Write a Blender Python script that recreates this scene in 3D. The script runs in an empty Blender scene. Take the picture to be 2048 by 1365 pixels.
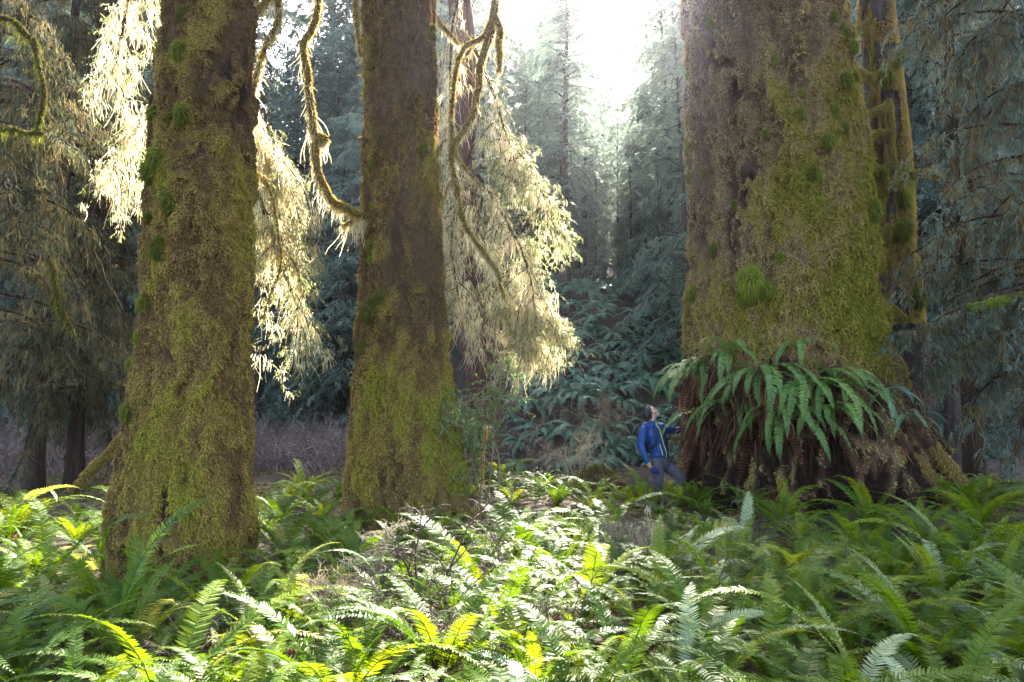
import bpy, bmesh, math, random
import numpy as np
from mathutils import Vector, Matrix, Quaternion

random.seed(7)
RNG = np.random.default_rng(11)
sc = bpy.context.scene
COL = sc.collection

# ------------------------------------------------------------------ camera numbers
FPX, CX, CY = 1365.33, 1024.0, 682.5
TH = math.radians(5.5)
CAM = np.array([0.0, 0.0, 1.65])


def P(px, py, Y):
    """photo pixel -> world point at world depth Y"""
    u, v = (px - CX) / FPX, (CY - py) / FPX
    d = np.array([u, math.cos(TH) - v * math.sin(TH), math.sin(TH) + v * math.cos(TH)])
    return CAM + d * (Y / d[1])


def PXW(px, Y):
    return Y / FPX * px


# ------------------------------------------------------------------ small maths
def norm(a):
    return a / np.maximum(np.linalg.norm(a, axis=-1, keepdims=True), 1e-9)


def _hash(i, j, k, s):
    i = i.astype(np.uint32); j = j.astype(np.uint32); k = k.astype(np.uint32)
    h = i * np.uint32(374761393) + j * np.uint32(668265263) + k * np.uint32(2246822519) + np.uint32((s * 3266489917) & 0xFFFFFFFF)
    h = (h ^ (h >> np.uint32(13))) * np.uint32(1274126177)
    h = h ^ (h >> np.uint32(16))
    return (h & np.uint32(0xFFFFFF)).astype(np.float64) / 16777215.0


def vnoise(p, s=0):
    p = np.asarray(p, float) + 1000.0
    f = np.floor(p); t = p - f; t = t * t * (3 - 2 * t); f = f.astype(np.int64)
    out = 0
    for dx in (0, 1):
        wx = t[..., 0] if dx else 1 - t[..., 0]
        for dy in (0, 1):
            wy = t[..., 1] if dy else 1 - t[..., 1]
            for dz in (0, 1):
                wz = t[..., 2] if dz else 1 - t[..., 2]
                out = out + wx * wy * wz * _hash(f[..., 0] + dx, f[..., 1] + dy, f[..., 2] + dz, s)
    return out


def fbm(p, o=4, s=0):
    p = np.asarray(p, float); a, out, tot = 1.0, 0, 0
    for i in range(o):
        out = out + a * vnoise(p * 2 ** i, s + i * 17); tot += a; a *= 0.5
    return out / tot


def sstep(a, b, x):
    t = np.clip((x - a) / (b - a), 0, 1)
    return t * t * (3 - 2 * t)


# ------------------------------------------------------------------ mesh collector
class MB:
    def __init__(self):
        self.v, self.f, self.t, self.m, self.n = [], [], [], [], 0

    def add(self, V, F, tint=0.5, mat=0):
        V = np.asarray(V, float).reshape(-1, 3)
        F = np.asarray(F, np.int64)
        if len(V) == 0 or len(F) == 0:
            return
        self.v.append(V); self.f.append((F + self.n, mat))
        t = np.asarray(tint, float)
        self.t.append(np.full(len(V), float(t)) if t.ndim == 0 else t.reshape(-1))
        self.n += len(V)

    def build(self, name, mats, parent=None, smooth=True):
        me = bpy.data.meshes.new(name)
        V = np.concatenate(self.v) if self.v else np.zeros((0, 3))
        T = np.concatenate(self.t) if self.t else np.zeros(0)
        loops = np.concatenate([f.reshape(-1) for f, _ in self.f]) if self.f else np.zeros(0, np.int64)
        tot = np.concatenate([np.full(len(f), f.shape[1]) for f, _ in self.f]) if self.f else np.zeros(0, np.int64)
        mi = np.concatenate([np.full(len(f), m) for f, m in self.f]) if self.f else np.zeros(0, np.int64)
        me.vertices.add(len(V)); me.vertices.foreach_set('co', V.astype(np.float32).ravel())
        me.loops.add(len(loops)); me.loops.foreach_set('vertex_index', loops.astype(np.int32))
        me.polygons.add(len(tot))
        st = np.concatenate([[0], np.cumsum(tot)[:-1]]) if len(tot) else tot
        me.polygons.foreach_set('loop_start', st.astype(np.int32))
        mats = mats if isinstance(mats, (list, tuple)) else [mats]
        for m in mats:
            me.materials.append(m)
        me.polygons.foreach_set('material_index', mi.astype(np.int32))
        me.polygons.foreach_set('use_smooth', np.full(len(tot), bool(smooth)))
        a = me.attributes.new('tint', 'FLOAT', 'POINT')
        a.data.foreach_set('value', T.astype(np.float32))
        me.update(calc_edges=True)
        o = bpy.data.objects.new(name, me); COL.objects.link(o)
        if parent is not None:
            o.parent = parent
        return o


def grid_faces(n, m, wrap=False):
    """faces of an n x m vertex lattice (wrap closes the second axis)"""
    mm = m if wrap else m - 1
    i, j = np.meshgrid(np.arange(n - 1), np.arange(mm), indexing='ij')
    a = i * m + j; b = i * m + (j + 1) % m
    return np.stack([a, b, b + m, a + m], -1).reshape(-1, 4)


# ------------------------------------------------------------------ growing things
def grow(P0, D, L, n, droop=0.0, wander=0.0, rng=RNG, droop_pow=1.0):
    """N polylines of n segments; droop bends them toward the ground"""
    P0 = np.asarray(P0, float); N = len(P0)
    D = norm(np.asarray(D, float)); L = np.broadcast_to(np.asarray(L, float), (N,))
    droop = np.broadcast_to(np.asarray(droop, float), (N,))
    out = np.empty((N, n + 1, 3)); out[:, 0] = P0
    for i in range(n):
        d = D.copy()
        d[:, 2] -= droop * ((i + 1) / n) ** droop_pow
        if wander:
            d += rng.normal(0, wander, (N, 3))
        D = norm(d)
        out[:, i + 1] = out[:, i] + D * (L / n)[:, None]
    return out


def tang(paths):
    t = np.gradient(paths, axis=1)
    return norm(t)


def sample(paths, per, t0=0.1, t1=1.0, rng=RNG, even=False):
    """points on polylines: (points, tangents, parent index, parameter)"""
    N, K, _ = paths.shape
    per = np.broadcast_to(np.asarray(per, int), (N,))
    idx = np.repeat(np.arange(N), per)
    if even:
        u = np.concatenate([(np.arange(k) + 0.5) / max(k, 1) for k in per]) if len(per) else np.zeros(0)
    else:
        u = rng.random(len(idx))
    t = t0 + (t1 - t0) * u
    s = t * (K - 1); i = np.minimum(s.astype(int), K - 2); f = (s - i)[:, None]
    a, b = paths[idx, i], paths[idx, i + 1]
    return a * (1 - f) + b * f, norm(b - a), idx, t


def ribbon(mb, paths, width, prof=None, side=None, tint=0.5, mat=0, rng=RNG):
    """flat strips along polylines; prof = relative width at each station"""
    N, K, _ = paths.shape
    if N == 0:
        return
    T = tang(paths)
    if side is None:
        side = rng.normal(size=(N, 3))
    side = side[:, None, :] - T * np.sum(side[:, None, :] * T, -1, keepdims=True)
    side = norm(side)
    w = np.broadcast_to(np.asarray(width, float), (N,))[:, None]
    prof = np.linspace(1, 0.1, K) if prof is None else np.asarray(prof, float)
    h = (w * prof[None, :] * 0.5)[..., None]
    V = np.stack([paths - side * h, paths + side * h], 2)      # N,K,2,3
    base = (np.arange(N) * K * 2)[:, None, None]
    k = np.arange(K - 1)[None, :, None] * 2
    F = (base + k + np.array([0, 1, 3, 2])[None, None, :]).reshape(-1, 4)
    t = np.repeat(np.broadcast_to(np.asarray(tint, float), (N,)), K * 2)
    mb.add(V, F, t, mat)


def tubes(mb, paths, r0, taper=0.3, sides=4, tint=0.5, mat=0, prof=None):
    """round tapered tubes along polylines"""
    paths = np.asarray(paths, float)
    if paths.ndim == 2:
        paths = paths[None]
    N, K, _ = paths.shape
    if N == 0:
        return
    T = tang(paths)
    ref = np.where(np.abs(T[:, :1, 2:3]) > 0.9, np.array([1.0, 0, 0]), np.array([0, 0, 1.0]))
    A = norm(np.cross(T, np.broadcast_to(ref, T.shape))); B = np.cross(T, A)
    r = np.broadcast_to(np.asarray(r0, float), (N,))[:, None]
    pr = np.linspace(1, taper, K)[None] if prof is None else np.asarray(prof, float)
    if pr.ndim == 1:
        pr = pr[None]
    r = (r * pr)[..., None, None]
    an = np.linspace(0, 2 * math.pi, sides, endpoint=False)
    V = paths[:, :, None, :] + r * (A[:, :, None, :] * np.cos(an)[None, None, :, None] + B[:, :, None, :] * np.sin(an)[None, None, :, None])
    F0 = grid_faces(K, sides, True)
    F = (F0[None] + (np.arange(N) * K * sides)[:, None, None]).reshape(-1, 4)
    t = np.repeat(np.broadcast_to(np.asarray(tint, float), (N,)), K * sides)
    mb.add(V, F, t, mat)


def smooth_path(pts, n=40):
    """Catmull-Rom through points"""
    p = np.asarray(pts, float)
    p = np.vstack([2 * p[0] - p[1], p, 2 * p[-1] - p[-2]])
    m = len(p) - 3
    u = np.linspace(0, m - 1e-6, n); i = u.astype(int); t = (u - i)[:, None]
    a, b, c, d = p[i], p[i + 1], p[i + 2], p[i + 3]
    return 0.5 * (2 * b + (c - a) * t + (2 * a - 5 * b + 4 * c - d) * t * t + (3 * b - a - 3 * c + d) * t ** 3)


def ball(mb, c, r, n=10, tint=0.5, mat=0, bump=0.0, seed=0, squash=(1, 1, 1)):
    """lumpy closed ball"""
    u = np.linspace(0, math.pi, n + 1); v = np.linspace(0, 2 * math.pi, 2 * n, endpoint=False)
    U, W = np.meshgrid(u, v, indexing='ij')
    d = np.stack([np.sin(U) * np.cos(W), np.sin(U) * np.sin(W), np.cos(U)], -1).reshape(-1, 3)
    rr = 1 + bump * (fbm(d * 1.7 + seed * 3.3, 3, seed) - 0.5) * 2
    mb.add(np.asarray(c) + d * rr[:, None] * r * np.asarray(squash), grid_faces(n + 1, 2 * n, True), tint, mat)


# ------------------------------------------------------------------ naming
def tag(o, label=None, cat=None, group=None, kind=None):
    if label: o['label'] = label
    if cat: o['category'] = cat
    if group: o['group'] = group
    if kind: o['kind'] = kind
    return o


def empty(name, loc, label=None, cat=None, group=None):
    o = bpy.data.objects.new(name, None); COL.objects.link(o)
    o.empty_display_size = 0.2; o.location = loc
    return tag(o, label, cat, group)


def copy_tree(src, parent=None):
    c = src.copy(); COL.objects.link(c)
    if parent is not None:
        c.parent = parent
    for ch in src.children:
        copy_tree(ch, c)
    return c


# ------------------------------------------------------------------ materials
def leaf_mat(name, stops, trans=0.5, tcol=1.6, rough=0.5, spec=0.4, rnd=0.25, noise=0.0, nscale=3.0):
    """thin leaf: glossy front plus light coming through; stops colour the 'tint' attribute"""
    m = bpy.data.materials.new(name); m.use_nodes = True
    nt = m.node_tree; N, L = nt.nodes, nt.links
    N.clear()
    out = N.new('ShaderNodeOutputMaterial')
    at = N.new('ShaderNodeAttribute'); at.attribute_name = 'tint'
    oi = N.new('ShaderNodeObjectInfo')
    mr = N.new('ShaderNodeMath'); mr.operation = 'MULTIPLY_ADD'
    L.new(oi.outputs['Random'], mr.inputs[0]); mr.inputs[1].default_value = rnd; mr.inputs[2].default_value = -rnd / 2
    ad = N.new('ShaderNodeMath'); ad.operation = 'ADD'
    L.new(at.outputs['Fac'], ad.inputs[0]); L.new(mr.outputs[0], ad.inputs[1])
    src = ad.outputs[0]
    if noise:
        ge = N.new('ShaderNodeNewGeometry')
        no = N.new('ShaderNodeTexNoise'); no.inputs['Scale'].default_value = nscale; no.inputs['Detail'].default_value = 3
        L.new(ge.outputs['Position'], no.inputs['Vector'])
        ma = N.new('ShaderNodeMath'); ma.operation = 'MULTIPLY_ADD'; ma.inputs[1].default_value = noise * 2; ma.inputs[2].default_value = -noise
        L.new(no.outputs['Fac'], ma.inputs[0])
        a2 = N.new('ShaderNodeMath'); a2.operation = 'ADD'
        L.new(src, a2.inputs[0]); L.new(ma.outputs[0], a2.inputs[1]); src = a2.outputs[0]
    cr = N.new('ShaderNodeValToRGB')
    el = cr.color_ramp.elements
    while len(el) < len(stops):
        el.new(0.5)
    for e, (p, c) in zip(el, stops):
        e.position = p; e.color = (*c, 1)
    L.new(src, cr.inputs[0])
    bs = N.new('ShaderNodeBsdfPrincipled')
    L.new(cr.outputs[0], bs.inputs['Base Color'])
    bs.inputs['Roughness'].default_value = rough
    bs.inputs['Specular IOR Level'].default_value = spec
    if trans > 0:
        tr = N.new('ShaderNodeBsdfTranslucent')
        mu = N.new('ShaderNodeMix'); mu.data_type = 'RGBA'; mu.blend_type = 'MULTIPLY'
        mu.inputs['Factor'].default_value = 1.0
        L.new(cr.outputs[0], mu.inputs['A'])
        tc = tcol if isinstance(tcol, tuple) else (tcol, tcol, tcol)
        mu.inputs['B'].default_value = (*tc, 1)
        L.new(mu.outputs['Result'], tr.inputs['Color'])
        mx = N.new('ShaderNodeMixShader'); mx.inputs[0].default_value = trans
        L.new(bs.outputs[0], mx.inputs[1]); L.new(tr.outputs[0], mx.inputs[2])
        L.new(mx.outputs[0], out.inputs['Surface'])
    else:
        L.new(bs.outputs[0], out.inputs['Surface'])
    return m


def coat_mat(name, stops, scale=26.0):
    """mossy bark: the tint attribute runs from bare bark to green moss, broken up by fine noise and bump"""
    m = leaf_mat(name, stops, 0.0, 1, 0.95, 0.03, 0.0, 0.10, scale)
    nt = m.node_tree; N, L = nt.nodes, nt.links
    bs = next(n for n in N if n.type == 'BSDF_PRINCIPLED')
    ge = N.new('ShaderNodeNewGeometry'); mp = N.new('ShaderNodeMapping'); mp.inputs['Scale'].default_value = (1, 1, 0.45)
    no = N.new('ShaderNodeTexNoise'); no.inputs['Scale'].default_value = scale * 1.6; no.inputs['Detail'].default_value = 7
    bu = N.new('ShaderNodeBump'); bu.inputs['Strength'].default_value = 0.9; bu.inputs['Distance'].default_value = 0.03
    L.new(ge.outputs['Position'], mp.inputs['Vector']); L.new(mp.outputs[0], no.inputs['Vector'])
    L.new(no.outputs['Fac'], bu.inputs['Height']); L.new(bu.outputs[0], bs.inputs['Normal'])
    return m


def solid_mat(name, c1, c2, scale=4.0, rough=0.85, bump=0.4, stretch=(1, 1, 1), c3=None, bscale=None, spec=0.3, bdist=0.02):
    """two or three colour noise with bump, in object space"""
    m = bpy.data.materials.new(name); m.use_nodes = True
    nt = m.node_tree; N, L = nt.nodes, nt.links
    bs = N['Principled BSDF']
    tc = N.new('ShaderNodeTexCoord'); mp = N.new('ShaderNodeMapping')
    mp.inputs['Scale'].default_value = stretch
    L.new(tc.outputs['Object'], mp.inputs['Vector'])
    no = N.new('ShaderNodeTexNoise'); no.inputs['Scale'].default_value = scale; no.inputs['Detail'].default_value = 8; no.inputs['Roughness'].default_value = 0.65
    L.new(mp.outputs[0], no.inputs['Vector'])
    cr = N.new('ShaderNodeValToRGB'); el = cr.color_ramp.elements
    el[0].position, el[0].color = 0.33, (*c1, 1)
    el[1].position, el[1].color = 0.62, (*c2, 1)
    if c3:
        e = el.new(0.75); e.color = (*c3, 1)
    L.new(no.outputs['Fac'], cr.inputs[0]); L.new(cr.outputs[0], bs.inputs['Base Color'])
    bs.inputs['Roughness'].default_value = rough; bs.inputs['Specular IOR Level'].default_value = spec
    n2 = N.new('ShaderNodeTexNoise'); n2.inputs['Scale'].default_value = bscale or scale * 3; n2.inputs['Detail'].default_value = 6
    L.new(mp.outputs[0], n2.inputs['Vector'])
    bu = N.new('ShaderNodeBump'); bu.inputs['Strength'].default_value = bump; bu.inputs['Distance'].default_value = bdist
    L.new(n2.outputs['Fac'], bu.inputs['Height']); L.new(bu.outputs[0], bs.inputs['Normal'])
    return m


M = {}
M['bark'] = solid_mat('bark_brown', (0.012, 0.008, 0.006), (0.055, 0.035, 0.023), 4.0, 0.95, 0.8, (3, 3, 0.35), bscale=14, bdist=0.03, spec=0.05)
M['bark_grey'] = solid_mat('bark_grey', (0.02, 0.015, 0.012), (0.085, 0.06, 0.048), 3.0, 0.95, 0.8, (3, 3, 0.5), bscale=12, bdist=0.03, spec=0.05)
M['bark_red'] = solid_mat('bark_rotten_red', (0.03, 0.014, 0.01), (0.12, 0.05, 0.032), 4.0, 0.9, 0.8, (3, 3, 0.4), bscale=12, bdist=0.03)
TRK = [(0.16, 0.096, 0.038), (0.3, 0.192, 0.06), (0.3, 0.225, 0.042), (0.25, 0.235, 0.028)]
TAN = [(0.22, 0.145, 0.075), (0.37, 0.25, 0.12), (0.31, 0.225, 0.056), (0.23, 0.205, 0.026)]
DK = lambda c: tuple(v * 0.33 for v in c)
BRK = [(0.0, (0.014, 0.008, 0.005)), (0.25, (0.075, 0.043, 0.023))]
M['trunk_moss'] = coat_mat('mossy_bark', BRK + [(0.36, DK(TRK[0])), (0.58, DK(TRK[1])), (0.75, DK(TRK[2])), (1.0, DK(TRK[3]))])
M['trunk_tan'] = coat_mat('tan_mossy_bark', BRK + [(0.36, DK(TAN[0])), (0.58, DK(TAN[1])), (0.75, DK(TAN[2])), (1.0, DK(TAN[3]))], 20.0)
M['soil'] = solid_mat('forest_soil', (0.012, 0.008, 0.005), (0.045, 0.03, 0.017), 2.5, 0.95, 0.8, c3=(0.05, 0.06, 0.018), bscale=22)
M['moss_trunk'] = leaf_mat('moss_fuzz', [(0.0, TRK[0]), (0.35, TRK[1]), (0.62, TRK[2]), (1.0, TRK[3])], 0.3, 1.8, 0.9, 0.05, 0.0)
M['moss_tan'] = leaf_mat('moss_tan', [(0.0, TAN[0]), (0.35, TAN[1]), (0.62, TAN[2]), (1.0, TAN[3])], 0.3, 1.7, 0.9, 0.05, 0.0)
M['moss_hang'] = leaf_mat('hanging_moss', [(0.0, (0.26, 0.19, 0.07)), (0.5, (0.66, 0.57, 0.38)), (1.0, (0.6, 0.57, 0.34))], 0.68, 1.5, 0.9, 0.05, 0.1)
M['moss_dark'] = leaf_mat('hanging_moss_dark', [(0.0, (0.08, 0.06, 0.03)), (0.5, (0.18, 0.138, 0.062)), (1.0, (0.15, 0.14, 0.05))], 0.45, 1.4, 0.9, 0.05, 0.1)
M['moss_green'] = leaf_mat('cushion_moss', [(0.0, (0.06, 0.052, 0.012)), (0.5, (0.095, 0.095, 0.015)), (1.0, (0.20, 0.235, 0.026))], 0.35, 1.6, 0.9, 0.05, 0.25)
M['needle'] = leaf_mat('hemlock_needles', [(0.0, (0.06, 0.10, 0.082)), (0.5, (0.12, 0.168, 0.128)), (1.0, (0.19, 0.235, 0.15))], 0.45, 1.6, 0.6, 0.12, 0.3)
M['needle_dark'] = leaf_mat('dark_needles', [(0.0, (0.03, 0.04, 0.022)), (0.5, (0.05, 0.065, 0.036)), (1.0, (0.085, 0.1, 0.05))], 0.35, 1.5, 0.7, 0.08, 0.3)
M['needle_lit'] = leaf_mat('lit_spruce_needles', [(0.0, (0.10, 0.12, 0.04)), (0.5, (0.18, 0.21, 0.07)), (1.0, (0.26, 0.29, 0.10))], 0.6, 1.6, 0.5, 0.35, 0.2)  # lighter, yellower copy of the needles for sunlit boughs; sunlight put in the colour
FERN_ST = [(0.0, (0.018, 0.045, 0.003)), (0.5, (0.048, 0.10, 0.004)), (1.0, (0.14, 0.18, 0.008))]
M['fern'] = leaf_mat('sword_fern', FERN_ST, 0.40, (2.6, 2.1, 0.8), 0.48, 0.18, 0.6, 0.12, 2.0)
M['fern_blue'] = leaf_mat('bank_fern', [(0.0, (0.05, 0.115, 0.07)), (0.5, (0.085, 0.175, 0.10)), (1.0, (0.13, 0.23, 0.11))], 0.3, 1.6, 0.36, 0.55, 0.5)
M['fern_trunk'] = leaf_mat('trunk_fern', [(0.0, (0.065, 0.125, 0.025)), (0.5, (0.115, 0.2, 0.04)), (1.0, (0.19, 0.27, 0.045))], 0.35, 1.6, 0.42, 0.35, 0.5)
M['fern_pale'] = leaf_mat('pale_fern', [(0.0, (0.15, 0.21, 0.08)), (1.0, (0.25, 0.30, 0.14))], 0.3, 1.3, 0.45, 0.4, 0.2)
M['fern_yellow'] = leaf_mat('yellow_fern', [(0.0, (0.12, 0.15, 0.02)), (1.0, (0.24, 0.215, 0.035))], 0.45, 1.4, 0.5, 0.3, 0.2)
M['fern_dead'] = leaf_mat('dead_fern', [(0.0, (0.035, 0.014, 0.008)), (0.5, (0.09, 0.034, 0.016)), (1.0, (0.22, 0.09, 0.035))], 0.2, 1.5, 0.8, 0.15, 0.4)
M['bramble'] = leaf_mat('bramble_stem', [(0.0, (0.04, 0.025, 0.019)), (0.5, (0.08, 0.052, 0.038)), (1.0, (0.16, 0.11, 0.082))], 0.0, 1, 0.75, 0.2, 0.3)
M['thicket'] = leaf_mat('thicket_stem', [(0.0, (0.055, 0.036, 0.03)), (0.5, (0.12, 0.08, 0.068)), (1.0, (0.25, 0.185, 0.16))], 0.0, 1, 0.75, 0.2, 0.3)
M['lichen'] = leaf_mat('lichen_twig', [(0.0, (0.17, 0.13, 0.075)), (0.5, (0.28, 0.22, 0.13)), (1.0, (0.46, 0.4, 0.26))], 0.2, 1.2, 0.9, 0.1, 0.2)
M['leaf_small'] = leaf_mat('small_leaf', [(0.0, (0.07, 0.14, 0.03)), (1.0, (0.16, 0.24, 0.06))], 0.5, 1.7, 0.4, 0.5, 0.2)
M['litter'] = leaf_mat('leaf_litter', [(0.0, (0.04, 0.025, 0.014)), (0.5, (0.11, 0.065, 0.03)), (0.8, (0.2, 0.1, 0.035)), (1.0, (0.08, 0.1, 0.03))], 0.1, 1.2, 0.85, 0.15, 0.0)
# ================================================================== terrain
def bank_line(x):
    """depth at which the hillside starts"""
    x = np.asarray(x, float)
    right = 17.0 + 0.12 * np.maximum(x - 2, 0) + 0.35 * np.maximum(x - 6, 0)
    left = 17.0 + 1.25 * np.maximum(1.5 - x, 0)
    return np.where(x > 1.5, right, np.minimum(left, 40.0))


def ground_z(x, y):
    x = np.asarray(x, float); y = np.asarray(y, float)
    p = np.stack([x, y, np.zeros_like(x)], -1)
    d = y - bank_line(x)
    d = np.maximum(d, 0)
    steep = 7.5
    h = 0.80 * np.minimum(d, steep) * sstep(0, 2.2, d) + 0.36 * np.maximum(d - steep, 0)
    h = np.where(d > 75, 0.80 * steep + 0.36 * 67.5 + 0.12 * (d - 75), h)
    z = h + (fbm(p * 0.35, 3, 3) - 0.5) * 0.5 * sstep(3, 9, y + np.abs(x)) + (fbm(p * 1.3, 3, 5) - 0.5) * 0.16
    z = z + (fbm(p * 0.22, 3, 9) - 0.5) * 2.4 * sstep(3, 14, d)
    return z


def gz(x, y):
    return float(ground_z(np.array([x]), np.array([y]))[0])


def axis(lo, a, b, hi, fine, nlo, nhi):
    return np.concatenate([a - np.geomspace(1, a - lo + 1, nlo)[::-1][:-1] + 1, np.arange(a, b, fine), b + np.geomspace(1, hi - b + 1, nhi) - 1])


gx = axis(-400, -16, 16, 400, 0.16, 40, 40)
gy = axis(-60, -2, 34, 420, 0.16, 16, 50)
X, Y_ = np.meshgrid(gx, gy, indexing='ij')
mb = MB()
mb.add(np.stack([X, Y_, ground_z(X, Y_)], -1).reshape(-1, 3), grid_faces(len(gx), len(gy))[:, ::-1], 0.5)
ground = mb.build('ground', M['soil']); tag(ground, kind='structure', label='dark forest floor rising into a wooded hillside')

# loose litter, twigs and little moss blades on the floor
n = 26000
lx = RNG.uniform(-13, 13, n); ly = RNG.uniform(1.2, 24, n)
lz = ground_z(lx, ly)
mb = MB()
an = RNG.uniform(0, 2 * math.pi, n)
pp = grow(np.stack([lx, ly, lz + 0.01], -1), np.stack([np.cos(an), np.sin(an), RNG.uniform(0.0, 0.7, n)], -1), RNG.uniform(0.04, 0.16, n), 2, 0.25, 0.2)
ribbon(mb, pp, RNG.uniform(0.008, 0.035, n), [0.5, 1, 0.15], None, RNG.random(n))
o = mb.build('leaf_litter', M['litter'])
tag(o, 'brown leaf litter and small twigs scattered over the forest floor', 'leaf litter', kind='stuff')


# ================================================================== big trunks
class Trunk:
    def __init__(self, Yc, rows, top=26.0, lobes=5, lobe_amp=0.16, seed=1, flare_rows=None):
        self.Yc, self.seed, self.lobes, self.lobe_amp = Yc, seed, lobes, lobe_amp
        zs, xs, rs = [], [], []
        for py, l, r in rows:
            a, b = P(l, py, Yc), P(r, py, Yc)
            al, be = math.atan2(a[0], Yc), math.atan2(b[0], Yc)      # the outlines are tangents to the round trunk
            zs.append(a[2]); xs.append(Yc * math.tan((al + be) / 2)); rs.append(Yc / math.cos((al + be) / 2) * math.sin((be - al) / 2))
        o = np.argsort(zs)
        self.zs, self.xs, self.rs = np.array(zs)[o], np.array(xs)[o], np.array(rs)[o]
        sl = (self.xs[-1] - self.xs[-4]) / (self.zs[-1] - self.zs[-4])
        self.zs = np.append(self.zs, top); self.xs = np.append(self.xs, self.xs[-1] + sl * (top - self.zs[-2])); self.rs = np.append(self.rs, self.rs[-1] * 0.6)
        self.zs = np.insert(self.zs, 0, -0.8); self.xs = np.insert(self.xs, 0, self.xs[0]); self.rs = np.insert(self.rs, 0, self.rs[0] * 1.12)

    def surf(self, th, z):
        """surface point for angle th (0 = toward +x, -pi/2 = toward the camera) and height z"""
        r = np.interp(z, self.zs, self.rs); x = np.interp(z, self.zs, self.xs)
        r0 = self.rs[-2]
        fl = np.clip((r / r0 - 1.0), 0, 1.5)
        c = np.stack([np.cos(th), np.sin(th), np.zeros_like(th)], -1)
        q = c * 1.2 + self.seed * 7.7
        lob = (vnoise(c * self.lobes * 0.55 + self.seed * 3.1 + np.stack([0 * z, 0 * z, z * 0.12], -1), self.seed) - 0.5) * 2
        big = (fbm(np.stack([c[..., 0] * 1.6, c[..., 1] * 1.6, z * 0.35], -1) + self.seed, 3, self.seed + 1) - 0.5)
        fur = fbm(np.stack([c[..., 0] * r * 7, c[..., 1] * r * 7, z * 0.9], -1) + self.seed, 3, self.seed + 2) - 0.5
        lum = self.lumps(th, z)
        rr = r * (1 + self.lobe_amp * lob * fl) + 0.10 * r0 * big + 0.10 * fur + self.lump_amp * lum
        return np.stack([x + rr * np.cos(th), self.Yc + rr * np.sin(th), z], -1)

    lump_amp, lump_f = 0.10, 1.0

    def lumps(self, th, z):
        """knobbly drips of moss: 0 in the furrows between them, toward 1 on their backs"""
        r = np.interp(z, self.zs, self.rs); f = self.lump_f
        c = np.stack([np.cos(th) * r, np.sin(th) * r, z], -1)
        w = (fbm(c * 2.3 * f, 3, self.seed + 70) - 0.5)[..., None] * np.array([0.25, 0.25, 0.5])
        q = c + w
        n1 = fbm(q * np.array([6.5, 6.5, 2.2]) * f, 3, self.seed + 71)
        n2 = fbm(q * np.array([15, 15, 8.0]) * f, 2, self.seed + 72)
        big = fbm(q * np.array([1.7, 1.7, 0.7]) * f, 2, self.seed + 73)
        return sstep(0.36, 0.68, n1 * 0.62 + n2 * 0.22 + big * 0.16)

    def mesh(self, name, mat, parent, nz=220, ns=200, ztop=11.0):
        z = np.concatenate([np.linspace(-0.8, ztop, nz), np.linspace(ztop, self.zs[-1], 24)[1:]])
        th = np.linspace(0, 2 * math.pi, ns, endpoint=False)
        Z, T = np.meshgrid(z, th, indexing='ij')
        mb = MB(); mb.add(self.surf(T, Z).reshape(-1, 3), grid_faces(len(z), ns, True)[:, ::-1] if False else grid_faces(len(z), ns, True), 0.5)
        return mb.build(name, mat, parent)

    def points(self, n, z0, z1, rng, front=0.7, zpow=1.0):
        th = np.where(rng.random(n) < front, rng.uniform(-math.pi * 1.08, math.pi * 0.08, n), rng.uniform(0, 2 * math.pi, n))
        z = z0 + (z1 - z0) * rng.random(n) ** zpow
        e = 0.03
        p = self.surf(th, z); a = self.surf(th + e / 1.0, z) - p; b = self.surf(th, z + e) - p
        nrm = norm(np.cross(a, b))
        return p, nrm, th, z


def coat_fields(tk, p, th, z):
    """how mossy (score > 0 is covered) and how green the trunk is at surface points"""
    c = tk.cfg
    lum = tk.lumps(th, z)
    q = p * np.array([1.0, 1.0, 0.45])
    patch = fbm(q * 2.2, 4, tk.seed + 30)
    low = sstep(c['gz'][0], c['gz'][1], z)
    score = lum * 0.8 + (patch - 0.5) * 1.3 + c['gboost'] * 0.6 * low - c['cut']
    g = fbm(q * 1.3 + 9, 4, tk.seed + 50); g2 = fbm(p * np.array([6, 6, 3.0]), 2, tk.seed + 51)
    gr = c['green'] + (g - 0.5) * 1.7 + c['gboost'] * low + (g2 - 0.5) * 1.0 + (lum - 0.5) * 0.4
    if c.get('gdir'):
        gr = gr + c['gdir'][2] * sstep(c['gdir'][0], c['gdir'][1], th)
    hold = 0
    for t0, z0, rad, *keep in c['patches']:
        r = np.interp(z0, tk.zs, tk.rs)
        w = np.exp(-(((th - t0) * r) ** 2 + ((z - z0) * 0.75) ** 2) / rad ** 2)
        w = w * (0.5 + 1.0 * fbm(p * 4.5, 2, 99))
        gr = gr + 0.42 * w; score = score + 0.5 * w
        if keep:
            hold = hold + 1.6 * w
    if c.get('bare'):
        score = score - 0.72 * sstep(c['bare'][0], c['bare'][1], z + (patch - 0.5) * 1.5)
    score = score + hold
    return score, gr, lum, patch


def spot(tk, px, py):
    """photo pixel -> (angle, height) on the trunk's camera side"""
    z = P(px, py, tk.Yc)[2]
    for _ in range(4):
        xc = np.interp(z, tk.zs, tk.xs); r = np.interp(z, tk.zs, tk.rs)
        x = P(px, py, tk.Yc - r * 0.85)[0]
        th = -math.acos(float(np.clip((x - xc) / r, -0.98, 0.98)))
        q = tk.surf(np.array([th]), np.array([z]))[0]
        z = P(px, py, q[1])[2]
    return th, z


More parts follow.
